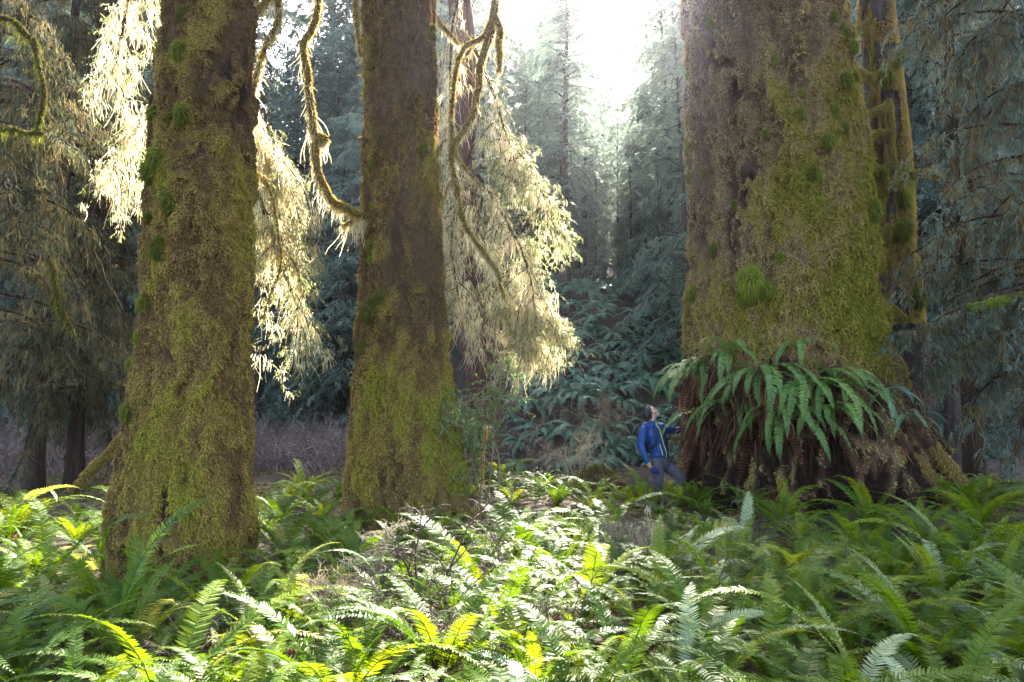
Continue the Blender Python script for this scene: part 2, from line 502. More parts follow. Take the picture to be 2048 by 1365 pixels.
def trunk_mesh(tk, root, mat, nz, ns, ztop):
    z = np.concatenate([np.linspace(-0.8, ztop, nz), np.linspace(ztop, tk.zs[-1], 24)[1:]])
    th = np.linspace(-math.pi * 1.5, math.pi * 0.5, ns, endpoint=False)
    Z, T = np.meshgrid(z, th, indexing='ij')
    V = tk.surf(T, Z)
    score, gr, lum, patch = coat_fields(tk, V.reshape(-1, 3), T.reshape(-1), Z.reshape(-1))
    tint = np.where(score > 0, 0.35 + 0.65 * np.clip(gr, 0, 1), 0.30 * sstep(-0.5, 0.0, score) * patch * 1.6)
    mb = MB(); mb.add(V.reshape(-1, 3), grid_faces(len(z), ns, True), np.clip(tint, 0, 1))
    return rel(mb.build('trunk', M[mat]), root)


def moss_coat(tk, n, z0, z1, ln, wd, rng, front=0.78, mat='moss_trunk'):
    """a pelt of small moss leaflets on the mossy places of a trunk; furrows stay bare bark"""
    p, nr, th, z = tk.points(n, z0, z1, rng, front)
    score, gr, lum, patch = coat_fields(tk, p, th, z)
    k = score + (fbm(p * np.array([22, 22, 9.0]), 2, 5) - 0.5) * 1.3 > rng.normal(0.04, 0.06, n)
    p, nr, th, z, gr, lum, patch = p[k], nr[k], th[k], z[k], gr[k], lum[k], patch[k]
    n = len(p)
    gr = np.clip(gr + rng.normal(0, 0.2, n), 0, 1)
    up = np.array([0, 0, 1.0]); side = np.cross(nr, up)
    d = nr * rng.uniform(0.45, 1.1, n)[:, None] + side * rng.normal(0, 0.7, n)[:, None] + up * rng.uniform(-1.0, 0.3, n)[:, None]
    L = ln * rng.uniform(0.45, 1.4, n) * (0.6 + 0.7 * patch) * (0.8 + 0.6 * np.clip(gr, 0, 1)) * np.where(rng.random(n) < 0.07, 2.4, 1)
    path = grow(p - nr * 0.006, d, L, 2, 0.6, 0.15, rng)
    mb = MB()
    ribbon(mb, path, wd * rng.uniform(0.6, 1.4, n), [0.8, 1.0, 0.2], side + rng.normal(0, 0.35, (n, 3)), gr)
    o = mb.build('moss', M[mat]); tag(o, kind='stuff')
    return o


def cushion(name, c, nr, r, parent, rng, n=420, bright=0.5, hang=0.9):
    """one rounded moss cushion: lumpy core under a pelt of short drooping blades"""
    mb = MB(); c = np.asarray(c, float)
    nr = norm(np.asarray(nr, float)); sd_ = rng.integers(99)
    sq = np.array([rng.uniform(.8, 1.15), rng.uniform(.8, 1.15), rng.uniform(.85, 1.25)])
    ball(mb, c, r * 0.66, 9, bright * 0.4, 0, 0.5, sd_, sq)
    V = mb.v[0]
    n = n * 3
    p = V[rng.integers(0, len(V), n)] + rng.normal(0, r * .10, (n, 3))
    d = norm(p - c)
    k = np.sum(d * nr, -1) > -0.35
    p, d = p[k], d[k]
    lo = sstep(0.1, -0.9, d[:, 2])
    path = grow(p, d * .8 + np.array([0, 0, -0.45]) + rng.normal(0, .25, p.shape), r * rng.uniform(0.2, 0.42, len(p)) * (1 + 1.3 * lo), 2, hang, 0.15, rng)
    ribbon(mb, path, np.minimum(r * 0.075, 0.011), [0.9, 1, 0.15], None, np.clip(bright + (0.2 if bright <= .42 else 0.08) + rng.normal(0, 0.16, len(p)) + .1 * d[:, 2], 0, 1))
    return mb.build(name, M['moss_green'], parent)


T1 = Trunk(7.0, [(0, 330, 500), (200, 316, 500), (400, 302, 497), (600, 287, 490), (700, 277, 490), (800, 264, 492), (900, 247, 495), (1000, 234, 497), (1100, 224, 494), (1165, 216, 492)], lobes=4, lobe_amp=0.10, seed=2)
T2 = Trunk(10.3, [(0, 730, 862), (200, 737, 867), (400, 733, 871), (500, 730, 877), (600, 726, 884), (700, 722, 891), (800, 714, 903), (880, 706, 914), (950, 700, 926), (1020, 694, 930)], lobes=5, lobe_amp=0.16, seed=5)
T3 = Trunk(11.9, [(0, 1382, 1686), (200, 1387, 1702), (400, 1392, 1731), (600, 1393, 1750), (700, 1392, 1766), (760, 1393, 1790), (850, 1395, 1845), (950, 1386, 1890), (1010, 1382, 1905)], top=34.0, lobes=6, lobe_amp=0.22, seed=8)

r1 = np.random.default_rng(101)
t1 = empty('giant_spruce', (float(T1.xs[1]), T1.Yc, 0), 'giant spruce trunk, narrowest and nearest to the camera, wrapped in shaggy brown and green moss', 'tree')
t2 = empty('giant_spruce', (float(T2.xs[1]), T2.Yc, 0), 'giant spruce trunk standing between the other two, straight bark above a thick mossy flared foot', 'tree')
t3 = empty('giant_spruce', (float(T3.xs[1]), T3.Yc, 0), 'broadest giant spruce trunk, with ferns round its foot and a person touching it', 'tree')


def rel(o, root):
    """parent o to root, keeping o where its mesh says"""
    o.parent = root
    o.matrix_parent_inverse = Matrix.Translation(-Vector(root.location))
    return o


def moss_balls(tk, root, spots, rng):
    for px, py, rp, br in spots:
        z = P(px, py, tk.Yc)[2]
        xc = np.interp(z, tk.zs, tk.xs); r = np.interp(z, tk.zs, tk.rs)
        x = P(px, py, tk.Yc - r * 0.8)[0]
        c = np.clip((x - xc) / r, -0.995, 0.995)
        th = -math.acos(c)
        s = tk.surf(np.array([th]), np.array([z]))[0]
        z = P(px, py, s[1])[2]
        s = tk.surf(np.array([th]), np.array([z]))[0]
        nr = np.array([math.cos(th), math.sin(th), 0])
        R = PXW(rp, s[1])
        rel(cushion('moss_clump', s + nr * R * 0.25, nr, R, None, rng, int(260 + rp * 9), br), root)


T1.lump_amp, T1.lump_f = 0.075, 1.7
T2.lump_amp, T2.lump_f = 0.085, 1.35
T3.lump_amp, T3.lump_f = 0.18, 1.0
T1.cfg = dict(cut=-0.04, green=0.04, gz=(3.0, 0.6), gboost=0.22, patches=[])
T2.cfg = dict(cut=-0.02, green=0.04, gz=(3.6, 1.8), gboost=0.34, patches=[])
T3.cfg = dict(cut=0.03, green=0.06, gz=(4.6, 2.6), gboost=0.12, gdir=(-1.75, -0.75, 0.40), bare=(2.5, 1.5), patches=[])
for tk, lst in ((T1, ((372, 100, 30), (380, 225, 34), (325, 330, 40), (352, 400, 40), (330, 495, 34), (300, 330, 30), (375, 640, 40), (300, 850, 50), (285, 950, 50), (470, 365, 30), (280, 760, 34))),
                (T2, ((750, 500, 24), (760, 610, 30), (745, 330, 18), (800, 800, 60), (840, 870, 60), (735, 780, 40), (885, 800, 30))),
                (T3, ((1570, 400, 60), (1610, 430, 55), (1590, 370, 40), (1650, 490, 50), (1690, 520, 46), (1600, 620, 50), (1640, 590, 46), (1690, 650, 50), (1735, 660, 50), (1745, 700, 44), (1480, 600, 50), (1510, 570, 40), (1540, 640, 50), (1430, 660, 50), (1450, 520, 30), (1690, 300, 50), (1660, 160, 40), (1720, 400, 50), (1560, 200, 26), (1580, 230, 22), (1640, 200, 24)))):
    for px, py, rp, *kp in lst:
        th_, z_ = spot(tk, px, py)
        tk.cfg['patches'].append((th_, z_, PXW(rp, tk.Yc), *kp))
for tk, root, mt, nz, ns, zt in ((T1, t1, 'trunk_moss', 440, 320, 7.0), (T2, t2, 'trunk_moss', 440, 320, 8.8), (T3, t3, 'trunk_tan', 480, 560, 10.4)):
    trunk_mesh(tk, root, mt, nz, ns, zt)
rel(moss_coat(T1, 330000, -0.1, 6.6, 0.025, 0.0068, r1), t1)
rel(moss_coat(T2, 300000, -0.1, 8.6, 0.031, 0.008, r1), t2)
rel(moss_coat(T3, 440000, -0.1, 10.4, 0.040, 0.0115, r1, mat='moss_tan'), t3)

moss_balls(T1, t1, [(372, 105, 18, .4), (380, 225, 20, .4), (306, 225, 16, .5), (306, 340, 24, .55), (325, 318, 22, .4), (352, 400, 22, .4), (330, 495, 20, .5), (293, 606, 16, .6),
                    (297, 435, 11, .5), (276, 728, 12, .6), (270, 770, 12, .6), (272, 822, 17, .65), (345, 232, 9, .4), (290, 675, 10, .6), (375, 20, 14, .2)], r1)
moss_balls(T2, t2, [(748, 103, 9, .4), (742, 130, 6, .4), (852, 60, 12, .2), (762, 272, 8, .35), (747, 330, 9, .5), (734, 348, 8, .5), (750, 410, 9, .4), (748, 490, 14, .35), (748, 520, 10, .4), (768, 590, 14, .3),
                    (746, 620, 18, .45), (858, 110, 10, .25), (840, 300, 10, .2), (870, 390, 9, .3), (735, 690, 12, .5), (893, 1000, 16, .75), (868, 205, 9, .3)], r1)
moss_balls(T3, t3, [(1535, 125, 11, .4), (1552, 195, 10, .6), (1580, 190, 8, .5), (1580, 228, 12, .65), (1555, 228, 9, .55), (1635, 190, 10, .45), (1652, 222, 11, .5), (1525, 275, 10, .45), (1620, 290, 14, .45), (1600, 345, 14, .4),
                    (1510, 560, 28, .95), (1498, 585, 18, .8), (1535, 580, 16, .8), (1550, 515, 11, .7), (1442, 583, 14, .6), (1660, 30, 12, .4), (1668, 70, 14, .4), (1685, 100, 13, .4), (1690, 150, 14, .35),
                    (1385, 150, 8, .5), (1384, 240, 8, .5), (1386, 50, 8, .5), (1409, 292, 8, .6), (1664, 160, 14, .4),  (1670, 260, 14, .45), (1735, 420, 22, .4),
                    (1440, 40, 10, .4), (1460, 500, 12, .5), (1480, 410, 12, .45), 
                     (1415, 352, 12, .4), (1440, 345, 9, .5)], r1)
# dark knot on the broad trunk
mb = MB()
kp = P(1428, 362, 11.3)
s = T3.surf(np.array([-2.2]), np.array([kp[2]]))[0]
ball(mb, s, 0.2, 12, 0.5, 0, 0.5, 4, (1, 0.7, 0.8))
rel(mb.build('knot', M['bark'], None), t3)
# ================================================================== foliage builders
UP = np.array([0, 0, 1.0])


def spray(mb, br, per, L, rng, droop=0.35, w=0.03, sub=7, subL=0.09, tint=0.5, t0=0.15, subw=0.022, fwd=0.55, mat=0):
    """flat evergreen sprays: twigs either side of each branch polyline, each with short needle tufts"""
    p, t, idx, s = sample(br, per, t0, 1.0, rng)
    sd = norm(np.cross(t, UP)) * rng.choice([-1, 1], len(p))[:, None]
    d = sd + t * fwd + rng.normal(0, 0.16, p.shape)
    Lt = L * rng.uniform(0.55, 1.25, len(p)) * (1.1 - 0.65 * s)
    tw = grow(p, d, Lt, 4, droop, 0.07, rng)
    tn = np.clip(tint + rng.normal(0, 0.2, len(p)), 0, 1)
    nrm = np.cross(norm(d), UP)
    ribbon(mb, tw, w, [0.7, 1, 0.9, 0.6, 0.1], nrm + rng.normal(0, 0.25, p.shape), tn, mat)
    if sub:
        q, t2, i2, s2 = sample(tw, sub, 0.1, 1.0, rng)
        sd2 = norm(np.cross(t2, np.cross(t2, UP) * 0.2 + UP)) * rng.choice([-1, 1], len(q))[:, None]
        d2 = sd2 + t2 * 0.8 + rng.normal(0, 0.2, q.shape)
        n2 = grow(q, d2, subL * rng.uniform(0.6, 1.3, len(q)) * (1.15 - 0.6 * s2), 1, droop * 0.6, 0, rng)
        ribbon(mb, n2, subw, [1.0, 0.25], np.cross(d2, UP) + rng.normal(0, 0.3, q.shape), np.clip(tn[i2] + rng.normal(0, 0.1, len(q)), 0, 1), mat)
    return tw


def beards(mb, p, w, L, n, rng, width=0.008, tint=0.5, seg=3, mat=0):
    """hanging moss: at each point a ragged beard of n strands, longest in its middle"""
    N = len(p); L = np.broadcast_to(np.asarray(L, float), (N,)); w = np.broadcast_to(np.asarray(w, float), (N,))
    idx = np.repeat(np.arange(N), n)
    off = rng.normal(0, 1, (len(idx), 3)) * np.array([1, 1, 0.35]) * 0.5
    dist = np.linalg.norm(off[:, :2], axis=1)
    P0 = p[idx] + off * w[idx][:, None]
    ln = L[idx] * np.clip(1.1 - dist * 0.85, 0.12, 1) * rng.uniform(0.2, 1.2, len(idx)) * (rng.uniform(0.35, 1.25, N)[idx])
    d = np.stack([rng.normal(0, 0.22, len(idx)), rng.normal(0, 0.22, len(idx)), -np.ones(len(idx))], -1)
    path = grow(P0, d, ln, seg + 2, 0.30, 0.24, rng)
    tn = np.clip((tint + rng.normal(0, 0.30, N))[idx] + rng.normal(0, 0.15, len(idx)), 0, 1)
    ribbon(mb, path, width * rng.uniform(0.5, 1.6, len(idx)), np.linspace(1, 0.2, seg + 3) ** 0.7, rng.normal(size=(len(idx), 3)) * np.array([1, 1, 0.1]), tn, mat)


def conifer(H, Lmax, nb, seed, r=0.22, z0=0.12, elev=0.05, droop=0.5, per=30, twig=0.55, sub=7, tint=0.5, moss=0, w=0.035, subL=0.11, subw=0.03, pw=0.85, lean=0.02, tpow=0.75):
    """returns (trunk MB, crown MB, moss MB) of a conifer with its foot at the origin"""
    rng = np.random.default_rng(seed)
    tr, cr, ms = MB(), MB(), MB()
    lx, ly = rng.normal(0, lean, 2)
    zz = np.linspace(-0.8, H, 26)
    bend = rng.normal(0, 0.05, 2)
    tp = np.stack([lx * zz + bend[0] * np.sin(zz * 0.5), ly * zz + bend[1] * np.cos(zz * 0.4), zz], -1)
    prof = np.clip(1.0 - (zz / H) * 0.96, 0.02, 1.0); prof[:3] = [1.35, 1.2, 1.06]
    tubes(tr, tp, r, sides=10, prof=prof)
    t = np.sort(rng.random(nb)) ** pw
    z = H * (z0 + (0.985 - z0) * t)
    c = np.stack([np.interp(z, zz, tp[:, 0]), np.interp(z, zz, tp[:, 1]), z], -1)
    az = np.arange(nb) * 2.4 + rng.normal(0, 0.5, nb)
    el = elev + 0.5 * t + rng.normal(0, 0.12, nb)
    d = np.stack([np.cos(az) * np.cos(el), np.sin(az) * np.cos(el), np.sin(el)], -1)
    Lb = Lmax * (1 - t) ** tpow * rng.uniform(0.6, 1.12, nb) + 0.25
    Lb *= np.where(rng.random(nb) < 0.12, 0.5, 1)
    br = grow(c, d, Lb, 6, droop * (0.6 + 0.8 * rng.random(nb)) * (1.15 - 0.6 * t), 0.05, rng)
    tubes(tr, br, 0.012 + 0.022 * Lb / Lmax * (r / 0.22), 0.2, 3)
    n_tw = np.maximum((per * Lb / Lmax).astype(int), 5)
    spray(cr, br, n_tw, twig, rng, droop * 0.7, w, sub, subL, tint + 0.0, 0.12, subw)
    if moss:
        q, _, _, _ = sample(br, np.maximum((moss * Lb / Lmax).astype(int), 1), 0.1, 0.85, rng)
        beards(ms, q, 0.16, 0.55 * rng.uniform(0.4, 1.4, len(q)), 10, rng, 0.014, 0.45, 2)
    return tr, cr, ms


def put_tree(parts, x, y, rz, s, name, label, group, z=None):
    root = empty(name, (x, y, gz(x, y) - 0.1 if z is None else z), label, 'tree', group)
    root.rotation_euler = (0, 0, rz); root.scale = (s, s, s)
    for o in parts:
        c = o.copy(); COL.objects.link(c); c.parent = root
    return root


def proto(H, Lmax, nb, seed, bark='bark', leaf='needle', moss='moss_dark', **k):
    tr, cr, ms = conifer(H, Lmax, nb, seed, **k)
    out = [tr.build('trunk', M[bark]), cr.build('crown', M[leaf])]
    if ms.n:
        out.append(ms.build('hanging_moss', M[moss]))
    for o in out:
        COL.objects.unlink(o)
    return out


far = [proto(19 + 2 * i, 4.2 + 0.35 * (i % 3), 230, 40 + i, tpow=0.5, lean=0.03, bark='bark_grey', z0=0.05, per=40, twig=0.75, sub=6, w=0.05, subL=0.2, subw=0.06, droop=0.42 + 0.06 * i, r=0.27, moss=2 if i % 2 else 0, tint=0.4 + 0.08 * i) for i in range(5)]
bare = [proto(20 + 2 * i, 3.9, 190, 80 + i, tpow=0.55, bark='bark_grey', z0=0.27, per=38, twig=0.75, sub=6, w=0.05, subL=0.2, subw=0.06, droop=0.5, r=0.36, moss=2, tint=0.45) for i in range(2)]
small = [proto(7.5 + i, 2.3, 80, 60 + i, bark='bark_grey', per=34, twig=0.6, sub=7, w=0.035, subL=0.13, subw=0.04, droop=0.5, r=0.10, z0=0.08, tint=0.55) for i in range(3)]

# ------------------------------------------------------------------ the wooded slope behind
PH = {}


def put_px(parts, H, px, Y, s, name, label, group, rng):
    """a slope tree at photo column px; those under the bright gap stay low enough to let the sun in"""
    x = at(px, Y); z = gz(x, Y)
    el = 29.0 if 470 < px < 650 else 26.0 if 950 < px <= 1000 else 35.0 if 1000 < px < 1140 else 28.0 if 1140 <= px < 1305 else 0
    if px < 470 or 650 <= px <= 950:
        s *= 1.35
    if el:
        fit = (Y * math.tan(math.radians(el + rng.uniform(-2.5, 1.0))) + 1.65 - z) / H
        s = fit if 1000 < px < 1140 and Y > 38 else min(s, fit)
    if 1140 < px < 1339:
        s = min(s, (3.0 + (Y - 12.4) * 0.70 - z) / H)
    if s < 0.12:
        return None
    return put_tree(parts, x, Y, rng.uniform(0, 6.28), s, name, label, group)


def at(px, Y):
    return (px - CX) / FPX * Y


FARH = [19 + 2 * i for i in range(5)]
ZT = ((270, 'dark drooping hemlock deep in the wood beyond the narrowest trunk', 'hemlocks beyond the narrowest trunk'),
      (860, 'blue grey hemlock seen between the two narrower trunks', 'hemlocks between the two narrower trunks'),
      (1165, 'pale hazy hemlock on the slope beyond the hanging moss curtain', 'hemlocks beyond the moss curtain'),
      (1306, 'low hazy hemlock under the bright gap in the trees', 'hemlocks under the bright gap'),
      (1560, 'tall hazy hemlock on the slope close beside the broadest trunk', 'hemlocks beside the broadest trunk'),
      (9999, 'dark hemlock on the shaded slope beyond the mossy maple', 'hemlocks on the shaded slope'))
rw = np.random.default_rng(5)
for lay, (Y0, step, s0, x0, x1) in enumerate(((34, 88, 0.95, -240, 2360), (44, 80, 1.1, -300, 2400), (58, 78, 1.25, -300, 2400), (74, 105, 1.4, -250, 2350))):
    px = x0
    k = lay
    while px < x1:
        q = px + rw.uniform(-22, 22); Y = Y0 + rw.uniform(-3.5, 4.5)
        px += step * rw.uniform(0.75, 1.25)
        if Y < float(bank_line(at(q, Y))) - 4 and q > 500:
            continue
        if lay == 0 and 1010 < q < 1250:
            continue
        zn = next(z for z in ZT if q < z[0])
        i = k % 5; k += 1
        put_px(far[i], FARH[i], q, Y, s0 * rw.uniform(0.8, 1.15), 'hemlock_tree', zn[1], zn[2], rw)
for q in range(1085, 1345, 21):
    Yq = rw.uniform(84, 108); e_ = rw.choice([26.5, 28.0, 29.5, 31.0, 33.0]) if q > 1160 else 36
    xq = at(q, Yq); i = int(rw.integers(5))
    put_tree(far[i], xq, Yq, rw.uniform(0, 6.28), (Yq * math.tan(math.radians(e_)) + 1.65 - gz(xq, Yq)) / FARH[i], 'hemlock_tree', 'very distant hemlock almost lost in bright mist under the gap', 'distant hemlocks in the bright mist')
SMH = [7.5, 8.5, 9.5]
for q, Y, s, g in ((1322, 23.5, 1.35, 0), (1372, 21, 1.3, 0), (1300, 28, 1.5, 0), (1345, 26, 1.6, 0), (1365, 31, 2.0, 0), (1330, 33, 2.0, 0), (668, 27, 1.2, 1), (705, 24, 1.0, 1), (620, 29, 1.2, 1), (560, 30, 1.3, 1), (735, 28, 1.3, 1), (590, 25, 0.9, 1), (520, 27, 1.2, 1), (650, 32, 1.7, 1), (700, 32, 1.7, 1), (545, 33, 1.9, 1),
                   (1120, 29, 1.2, 2), (1165, 30, 1.1, 2), (1085, 31, 1.2, 2), (1195, 27, .8, 2), (1240, 30, 1.0, 2), (1270, 27, .8, 2), (1045, 29, 1.2, 2), (1215, 34, 1.3, 2), (1150, 33, 1.5, 2), (1100, 35, 1.7, 2), (930, 30, 1.5, 2), (880, 28, 1.3, 2),
                   (250, 26, 1.2, 3), (40, 24, 1.2, 3), (130, 27, 1.3, 3), (-40, 25, 1.3, 3), (200, 30, 1.5, 3), (300, 31, 1.6, 3), (90, 31, 1.6, 3),
                   (1850, 25, 1.2, 4), (1960, 24, 1.2, 4), (2050, 22, 1.2, 4), (1790, 27, 1.5, 4), (1900, 28, 1.6, 4), (2000, 28, 1.7, 4), (1740, 24, 1.2, 4)):
    lab, gr = (('young blue green hemlock with layered sprays close beside the broadest trunk', 'young hemlocks beside the broadest trunk'), ('young blue green hemlock low between the two narrower trunks', 'young hemlocks between the narrower trunks'),
               ('young hemlock on top of the ferny bank', 'young hemlocks on top of the bank'), ('young hemlock in the gloom behind the draped spruces', 'young hemlocks behind the draped spruces'), ('young hemlock on the shaded slope behind the mossy maple', 'young hemlocks on the shaded slope'))[g]
    i = int(rw.integers(3))
    put_px(small[i], SMH[i], q, Y, s, 'young_hemlock', lab, gr, rw)
for q, Y, s, lab in ((1128, 24.5, 1.2, 'hemlock with a thick dark bare lower trunk on the bank beyond the moss curtain'), (1170, 28, 0.75, 'slim bare stemmed hemlock on the bank next to the thick dark trunk'), (1912, 20.5, .95, 'hemlock with a purplish bare trunk on the shaded ferny slope'),
                     (1835, 22.5, 1.1, 'straight dark bare trunked hemlock behind the mossy gnarled maple'), (1275, 29, 0.6, 'slim bare stemmed hemlock near the bright gap in the trees'), (600, 30, 1.1, 'bare trunked hemlock deep between the two narrower giant trunks')):
    put_px(bare[int(q) % 2], 20 + 2 * (int(q) % 2), q, Y, s, 'hemlock_tree', lab, None, rw)


# ================================================================== draped spruces at the edges
def limb_to(mb, pts, r, taper=0.35, n=40, sides=7, wob=0.03, seed=0):
    pth = smooth_path(pts, n)
    pth = pth + (fbm(np.stack([pth[:, 0], pth[:, 1] + seed, pth[:, 2]], -1)[:, None, :] * 2.0 + np.arange(3)[None, :, None] * 31.0, 3, seed) - 0.5) * wob * 2
    tubes(mb, pth, r, taper, sides)
    return pth


def draped(name, x, y, H, r, label, seed, az_range, nb, zlo, zhi, Lb, nbeard, beardL, leaf='needle', moss='moss_dark', lean=(0, 0), droop=0.55, nstr=26, dens=30, strw=0.009, sprayL=0.4, tintm=0.45, subs=6, bark='bark', nsec=9, secL=0.9):
    """conifer hung with curtains of moss; branches keep to an arc of directions"""
    rng = np.random.default_rng(seed)
    z0 = gz(x, y) - 0.2
    root = empty(name, (x, y, z0), label, 'tree')
    zz = np.linspace(0, H, 40)
    pth = np.stack([x + lean[0] * zz + 0.05 * np.sin(zz * 0.8 + seed), y + lean[1] * zz, z0 + zz], -1)
    tr = MB(); tubes(tr, pth, r, sides=16, prof=np.concatenate([[1.5, 1.25, 1.1], np.linspace(1, 0.35, 37)]))
    V = tr.v[0]; V += (fbm(V * np.array([8, 8, 1.5]), 3, seed)[:, None] - 0.5) * rng.normal(0, 1, (1, 3)) * 0.02
    rel(tr.build('trunk', M[bark]), root)
    z = rng.uniform(zlo, zhi, nb)
    c = np.stack([np.interp(z, zz, pth[:, 0]), np.interp(z, zz, pth[:, 1]), z0 + z], -1)
    az = rng.uniform(az_range[0], az_range[1], nb); el = rng.uniform(-0.1, 0.35, nb)
    d = np.stack([np.cos(az) * np.cos(el), np.sin(az) * np.cos(el), np.sin(el)], -1)
    br = grow(c, d, Lb * rng.uniform(0.55, 1.15, nb), 8, droop * rng.uniform(0.4, 1.2, nb), 0.07, rng)
    bm_ = MB(); tubes(bm_, br, 0.03, 0.2, 5)
    # hanging side branchlets
    p, t, i, s = sample(br, nsec, 0.12, 1, rng)
    sd = np.cross(t, UP) * rng.choice([-1, 1], len(p))[:, None]
    sec = grow(p, sd * 0.7 + t * 0.5, secL * rng.uniform(0.4, 1.3, len(p)), 6, 0.75, 0.1, rng)
    tubes(bm_, sec, 0.008, 0.3, 3)
    rel(bm_.build('branch', M[bark]), root)
    fo = MB()
    spray(fo, sec, dens // 3, sprayL * 0.6, rng, 0.5, 0.02, subs, 0.07, 0.5, 0.25, 0.017)
    spray(fo, br[:, 3:], dens // 2, sprayL, rng, 0.5, 0.022, subs, 0.08, 0.5, 0.3, 0.018)
    rel(fo.build('foliage', M[leaf]), root)
    ms = MB()
    q, _, _, sq = sample(br, nbeard, 0.06, 0.97, rng)
    beards(ms, q, 0.13, beardL * rng.uniform(0.3, 1.35, len(q)), nstr, rng, strw, tintm)
    q, _, _, _ = sample(sec, max(nbeard // 4, 2), 0.1, 1.0, rng)
    beards(ms, q, 0.10, beardL * 0.55 * rng.uniform(0.3, 1.3, len(q)), nstr // 2, rng, strw, tintm)
    o = rel(ms.build('hanging_moss', M[moss]), root)
    return root


A = math.pi
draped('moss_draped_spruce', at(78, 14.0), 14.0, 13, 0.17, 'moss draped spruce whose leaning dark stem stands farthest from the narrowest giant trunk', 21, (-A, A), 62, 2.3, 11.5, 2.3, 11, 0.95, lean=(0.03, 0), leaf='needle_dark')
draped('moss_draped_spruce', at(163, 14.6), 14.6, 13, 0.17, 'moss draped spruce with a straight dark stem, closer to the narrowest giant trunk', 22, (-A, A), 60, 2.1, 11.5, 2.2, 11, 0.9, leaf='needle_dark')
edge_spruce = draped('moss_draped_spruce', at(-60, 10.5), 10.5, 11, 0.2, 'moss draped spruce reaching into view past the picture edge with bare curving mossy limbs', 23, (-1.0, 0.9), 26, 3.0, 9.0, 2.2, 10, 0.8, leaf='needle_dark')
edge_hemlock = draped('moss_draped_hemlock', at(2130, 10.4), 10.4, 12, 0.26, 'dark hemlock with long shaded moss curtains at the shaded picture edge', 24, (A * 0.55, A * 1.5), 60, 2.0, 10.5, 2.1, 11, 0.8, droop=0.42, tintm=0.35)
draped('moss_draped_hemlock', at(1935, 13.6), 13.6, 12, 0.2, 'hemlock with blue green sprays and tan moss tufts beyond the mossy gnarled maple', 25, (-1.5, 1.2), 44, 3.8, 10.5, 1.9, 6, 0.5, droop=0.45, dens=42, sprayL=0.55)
# ================================================================== mossy limbs and curtains on the giants
def mossy_limb(root, pts, r, rng, name='branch', hang=0.25, dens=60, taper=0.4, fuzz=900, mat='moss_hang', n=60, sides=8, strn=9, green=0.5, wob=0.07):
    """bare crooked limb with a moss sleeve and short beards below it"""
    mb = MB()
    pth = limb_to(mb, pts, r, taper, n, sides, wob, int(rng.integers(99)))
    mb.t = [np.full(len(v), 0.55) for v in mb.v]
    o = rel(mb.build(name, M['trunk_moss']), root)
    ms = MB()
    Lp = np.linalg.norm(np.diff(pth, axis=0), axis=1).sum()
    p, t, _, s = sample(pth[None], int(fuzz * Lp), 0, 1, rng)
    d = rng.normal(size=p.shape); d = norm(d - t * np.sum(d * t, -1, keepdims=True))
    rr = r * (1 - (1 - taper) * s)
    g = grow(p + d * rr[:, None] * 0.8, d + UP * -0.5, 0.045 * rng.uniform(0.5, 1.6, len(p)) * (0.6 + 0.8 * vnoise(p * 5, 3)), 2, 0.6, 0.2, rng)
    ribbon(ms, g, 0.009, [1, 1, 0.2], None, np.clip(green + rng.normal(0, 0.2, len(p)), 0, 1), 1)
    q, _, _, _ = sample(pth[None], int(dens * Lp), 0, 1, rng)
    beards(ms, q - UP * r * 0.6, 0.05, hang * rng.uniform(0.15, 1.3, len(q)) * (0.3 + 1.2 * vnoise(q * 3, 9)), strn, rng, 0.008, 0.5)
    m = ms.build('moss', [M[mat], M['moss_green' if mat == 'moss_green' else 'moss_trunk']]); tag(m, kind='stuff')
    m.parent = o
    return o, pth


